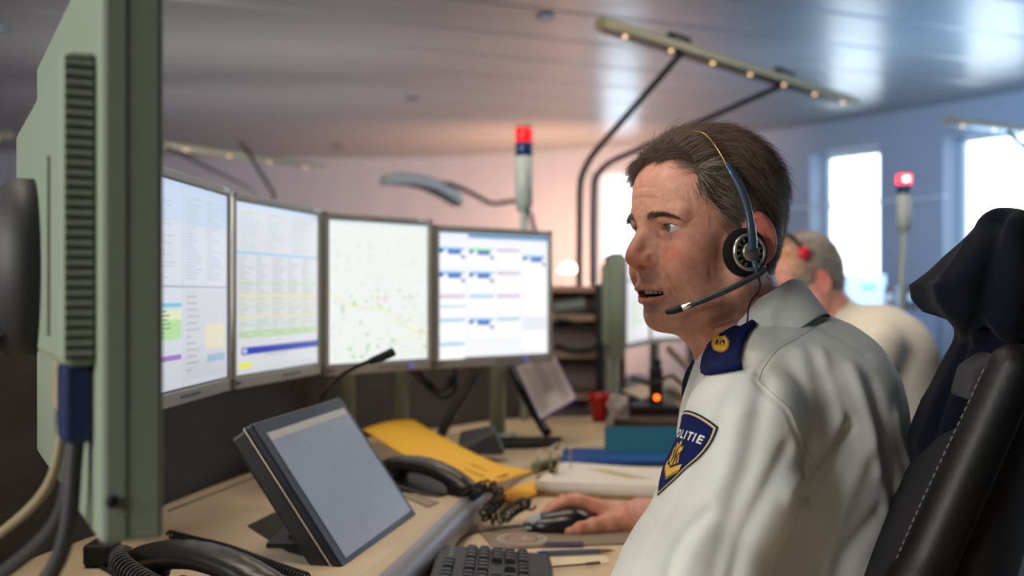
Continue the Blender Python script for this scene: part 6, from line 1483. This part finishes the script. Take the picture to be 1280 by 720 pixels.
# ------------------------------------------------------------------ chairs
leather = mat('black_leather', (6, 7, 8), .5, spec=.35, bump=.12, bscale=260); mesh_m = mat('seat_fabric', (20, 20, 24), .9, bump=.5, bscale=900)
def chair(label, O, Fv, rec, zs, zt, w=.50, wing=True, parent_label=None, h=.006):
    """O: foot of the backrest plane at seat height; Fv faces forward"""
    Fv = Vector(Fv).normalized(); Lv = Vector((-Fv.y, Fv.x, 0)); rt = thing('office_chair', label, 'chair', (O[0]+Fv.x*.2, O[1]+Fv.y*.2, 0))
    up = (Vector((0, 0, 1))-Fv*rec).normalized(); Of = Vector(O); H = (zt-zs)/up.z
    def bp(a, b_, c=0): return Of+Lv*a+up*b_+Fv*c
    nrm = Lv.cross(up).normalized(); nrm = nrm if nrm.dot(Fv) > 0 else -nrm
    R = np.array([[Lv.x, up.x, nrm.x], [Lv.y, up.y, nrm.y], [Lv.z, up.z, nrm.z]])
    lo = [Of[i]-.45-.35*abs(1 if i < 2 else 0) for i in range(3)]; lo[2] = zs-.1; hi = [Of[i]+.45+.25*(1 if i < 2 else 0) for i in range(3)]; hi[2] = zt+.1
    S = SDF(lo, hi, h); S.ell(tuple(bp(0, H*.50, -.01)), (w*.42, H*.56, .055), 0, R); S.ell(tuple(bp(0, H*.45, .035)), (w*.46, H*.46, .062), .04, R); V_, Q_ = S.mesh(); link('backrest', fast_mesh('backrest', V_, Q_), mesh_m, rt)
    for s in (1, -1):
        S = SDF(lo, hi, h); S.chain([tuple(bp(s*w*.40, .02, .01)), tuple(bp(s*w*.45, H*.30, .025)), tuple(bp(s*w*.46, H*.65, .025)), tuple(bp(s*w*.38, H*1.0, .0))], [.022, .026, .026, .024], .02); V_, Q_ = S.mesh(); link('side_bolster', fast_mesh('side_bolster', V_, Q_), leather, rt)
        st_ = MB(); pts = smooth_path([bp(s*w*.42, .02, .0325), bp(s*w*.47, H*.30, .0515), bp(s*w*.48, H*.65, .0515), bp(s*w*.40, H*1.0, .025)], 30)
        for i in range(0, len(pts)-1): st_.tube([pts[i].lerp(pts[i+1], .1), pts[i].lerp(pts[i+1], .7)], .0007, 4)
        st_.build('stitching', mat('stitch_grey', (96, 98, 104), .8), rt)
    S = SDF([lo[0], lo[1], zs-.2], [hi[0], hi[1], zs+.2], .01); c = Of+Fv*.24+Vector((0, 0, -.04)); Rs = np.array([[Lv.x, Fv.x, 0], [Lv.y, Fv.y, 0], [0, 0, 1]]); S.ell(tuple(c), (w*.52, .27, .06), 0, Rs); V_, Q_ = S.mesh(); link('seat', fast_mesh('seat', V_, Q_), mesh_m, rt)
    b0 = Of+Fv*.20; MB().tube([(b0.x, b0.y, .10), (b0.x, b0.y, zs-.08)], .03, 16).build('gas_column', tub, rt)
    for k in range(5):
        a = 2*math.pi*k/5; e_ = Vector((b0.x+.30*math.cos(a), b0.y+.30*math.sin(a), .07)); MB().tube([(b0.x, b0.y, .11), tuple(e_)], [.03, .018], 8).build('leg', tub, rt); MB().tube([e_+Vector((0, -.02, -.04)), e_+Vector((0, .02, -.04))], .03, 14).build('caster', blackr, rt)
    return rt, bp
rt, bp = chair('black leather office chair behind the near man, its side bolster stitched', (.408, 1.269, .47), (-.89, .45, 0), .28, .47, 1.08, .47)
# grey lining and label at the top of the bolster
def J(x, y, Y): return tuple(P(x, y, Y))
# jacket thrown over the chair
jk = mat('jacket_navy', (8, 12, 24), .95, spec=.15, sheen=.04, bump=.5, bscale=700)
S = SDF((.34, 1.00, .88), (.66, 1.40, 1.27), .0035)
def poly_sdf(X, Z, poly):
    d = None; inside = np.zeros(np.broadcast(X, Z).shape, dtype=bool); n = len(poly)
    for i in range(n):
        ax_, az = poly[i]; bx, bz = poly[(i+1) % n]; ex, ez = bx-ax_, bz-az; wx, wz = X-ax_, Z-az
        t = np.clip((wx*ex+wz*ez)/(ex*ex+ez*ez), 0, 1); q = (wx-ex*t)**2+(wz-ez*t)**2; d = q if d is None else np.minimum(d, q)
        c = ((az > Z) != (bz > Z)) & (X < (bx-ax_)*(Z-az)/((bz-az) or 1e-9)+ax_); inside ^= c
    return np.where(inside, -1, 1)*np.sqrt(d)
def jpoly(pts, yc, th, k, slope=0.0):
    q = [(P(x, y, yc).x, P(x, y, yc).z) for x, y in pts]
    def f(X, Y, Z):
        r = .014; a = poly_sdf(X+0*Y[:, :1, :1], Z+0*X[:1, :, :1]*0, q)+r; b = np.abs(Y-yc-(X-.5)*slope-.02*np.sin(X*34))-th+r
        a, b = np.broadcast_arrays(a, b); return np.minimum(np.maximum(a, b), 0)+np.sqrt(np.maximum(a, 0)**2+np.maximum(b, 0)**2)-r
    S.fn((0, 0, 0), (9, 9, 9), f, k)
jpoly([(1240, 268), (1252, 264), (1268, 272), (1290, 288), (1322, 300), (1338, 340), (1330, 385), (1345, 420), (1325, 455), (1290, 450), (1262, 440), (1225, 430), (1195, 404), (1166, 390), (1153, 374), (1149, 356), (1172, 337), (1206, 304)], 1.15, .045, .0, .3)
jpoly([(1200, 405), (1240, 425), (1225, 470), (1196, 520), (1170, 576), (1152, 582), (1146, 550), (1160, 500), (1182, 450)], 1.17, .028, .02)
S.chain([J(1243, 285, 1.13), J(1236, 340, 1.11), J(1226, 400, 1.12)], [.014, .022, .020], .03)
S.chain([J(1272, 300, 1.12), J(1276, 360, 1.11), J(1270, 420, 1.12)], [.012, .020, .020], .03)
V_, Q_ = S.mesh(); V_ = carve(V_, Q_, [([(1246, 270), (1240, 330), (1228, 390), (1232, 430)], .010, -.012), ([(1262, 280), (1270, 340), (1262, 400)], .012, .007), ([(1225, 425), (1262, 440), (1290, 436)], .008, -.010), ([(1216, 400), (1190, 470), (1168, 540)], .006, -.006), ([(1208, 300), (1180, 340)], .010, .004), ([(1200, 345), (1215, 380), (1232, 400)], .010, .005)])
N_ = vnormals(V_, Q_); V_ = V_+N_*(fbm(V_, 45, 12)*.004)[:, None]; jo = link('jacket', fast_mesh('jacket', V_, Q_), jk); tag(jo, 'dark navy fleece jacket thrown over the top of the black leather chair', 'jacket')
ln = MB(); q = [P(1214, 462, 1.075), P(1244, 440, 1.075), P(1254, 452, 1.07), P(1236, 500, 1.06), P(1204, 500, 1.07)]
V_ = [p for p in q]+[p+Vector((.01, .06, 0)) for p in q]; ln.add(V_, [[0, 1, 2, 3, 4], [5, 6, 7, 8, 9], [0, 1, 6, 5], [1, 2, 7, 6], [2, 3, 8, 7], [3, 4, 9, 8], [4, 0, 5, 9]]); o = ln.build('lining', mat('lining_grey', (36, 36, 42), .8, bump=.3, bscale=500), jo, bevel=.004); o['label'] = 'grey lining showing below the fleece'
chair('black office chair of the second man', (1.34, 3.25, .47), (-1, .08, 0), .18, .47, 1.10, .46, h=.012)
# ------------------------------------------------------------------ light
w = bpy.data.worlds.new('sky'); SC.world = w; w.use_nodes = True; bg = w.node_tree.nodes['Background']
bg.inputs[0].default_value = (.74, .87, 1.0, 1); bg.inputs[1].default_value = 4.0
def area(name, loc, target, size, size_y, col, power, spread=180):
    L = bpy.data.lights.new(name, 'AREA'); L.shape = 'RECTANGLE'; L.size = size; L.size_y = size_y; L.color = col; L.energy = power; L.spread = math.radians(spread)
    o = bpy.data.objects.new(name, L); COL.objects.link(o); o.location = loc; d = Vector(target)-Vector(loc); o.rotation_euler = d.to_track_quat('-Z', 'Y').to_euler(); return o
# unseen key light added behind the camera, other fills, lamps of the hall
area('key_fill_left', (-2.9, -1.2, 2.0), (.2, 1.3, 1.1), 2.2, 1.1, (1.0, .97, .95), 172)
area('ceiling_lamp', (-.7, 1.4, 2.68), (-.6, 1.5, 0), 1.0, .5, (1.0, .86, .70), 16)
area('ceiling_lamp', (-.2, 3.0, 2.68), (-.2, 3.0, 0), .8, .8, (1.0, .80, .60), 10)
area('ceiling_lamp', (1.2, 3.6, 2.68), (1.1, 3.5, 0), 1.0, .6, (1.0, .88, .74), 14)
area('daylight_right', (5.2, 4.6, 1.9), (1.0, 5.0, 1.4), 2.4, 1.2, (.62, .80, 1.0), 30)
area('uplight_fill', (-1.9, 7.0, 1.6), (-1.9, 7.3, 3), 2.5, .5, (1.0, .93, .93), 25)
area('uplight_fill', (-2.6, 3.2, 1.5), (-2.2, 4.2, 3), 2.0, 2.0, (1.0, .96, .93), 9)  # added fill for the left ceiling, no lamp stands here
area('uplight_fill', (3.2, 6.0, 1.5), (2.6, 8.0, 3), 2.0, 1.0, (.30, .58, 1.0), 75)  # unseen blue light added to tint the right ceiling and wall
area('wall_fill', (2.2, 6.6, 1.7), (3.2, 9.6, 1.8), 1.5, 1.0, (.50, .70, 1.0), 20)  # added inside the room to brighten the blue wall, not daylight
area('warm_uplight', (.35, 10.3, 1.35), (.15, 12.3, 2.1), .5, .5, (1, .52, .32), 125)
area('uplight_fill', (-2.2, 8.2, 1.5), (-2.2, 12.5, 2.3), 3.0, 1.0, (1.0, .90, .95), 34)  # unseen fill added to lift the dark far-left wall and ceiling
# ------------------------------------------------------------------ camera and colour
cam = bpy.data.cameras.new('camera'); co = bpy.data.objects.new('camera', cam); COL.objects.link(co)
co.location = (0, 0, CAMZ); co.rotation_euler = (math.radians(90), 0, 0); cam.sensor_width = 36; cam.lens = 36*FPX/1280; cam.shift_y = (HOR-360)/1280
cam.clip_start = .05; cam.dof.use_dof = True; cam.dof.focus_distance = 1.17; cam.dof.aperture_fstop = 3.6; cam.dof.aperture_blades = 0
SC.camera = co
vs_ = SC.view_settings; vs_.view_transform = 'Standard'; vs_.look = 'None'; vs_.gamma = 1; vs_.exposure = .12; vs_.use_curve_mapping = False
SC.cycles.use_denoising = True; SC.cycles.sample_clamp_indirect = 6; SC.cycles.max_bounces = 8
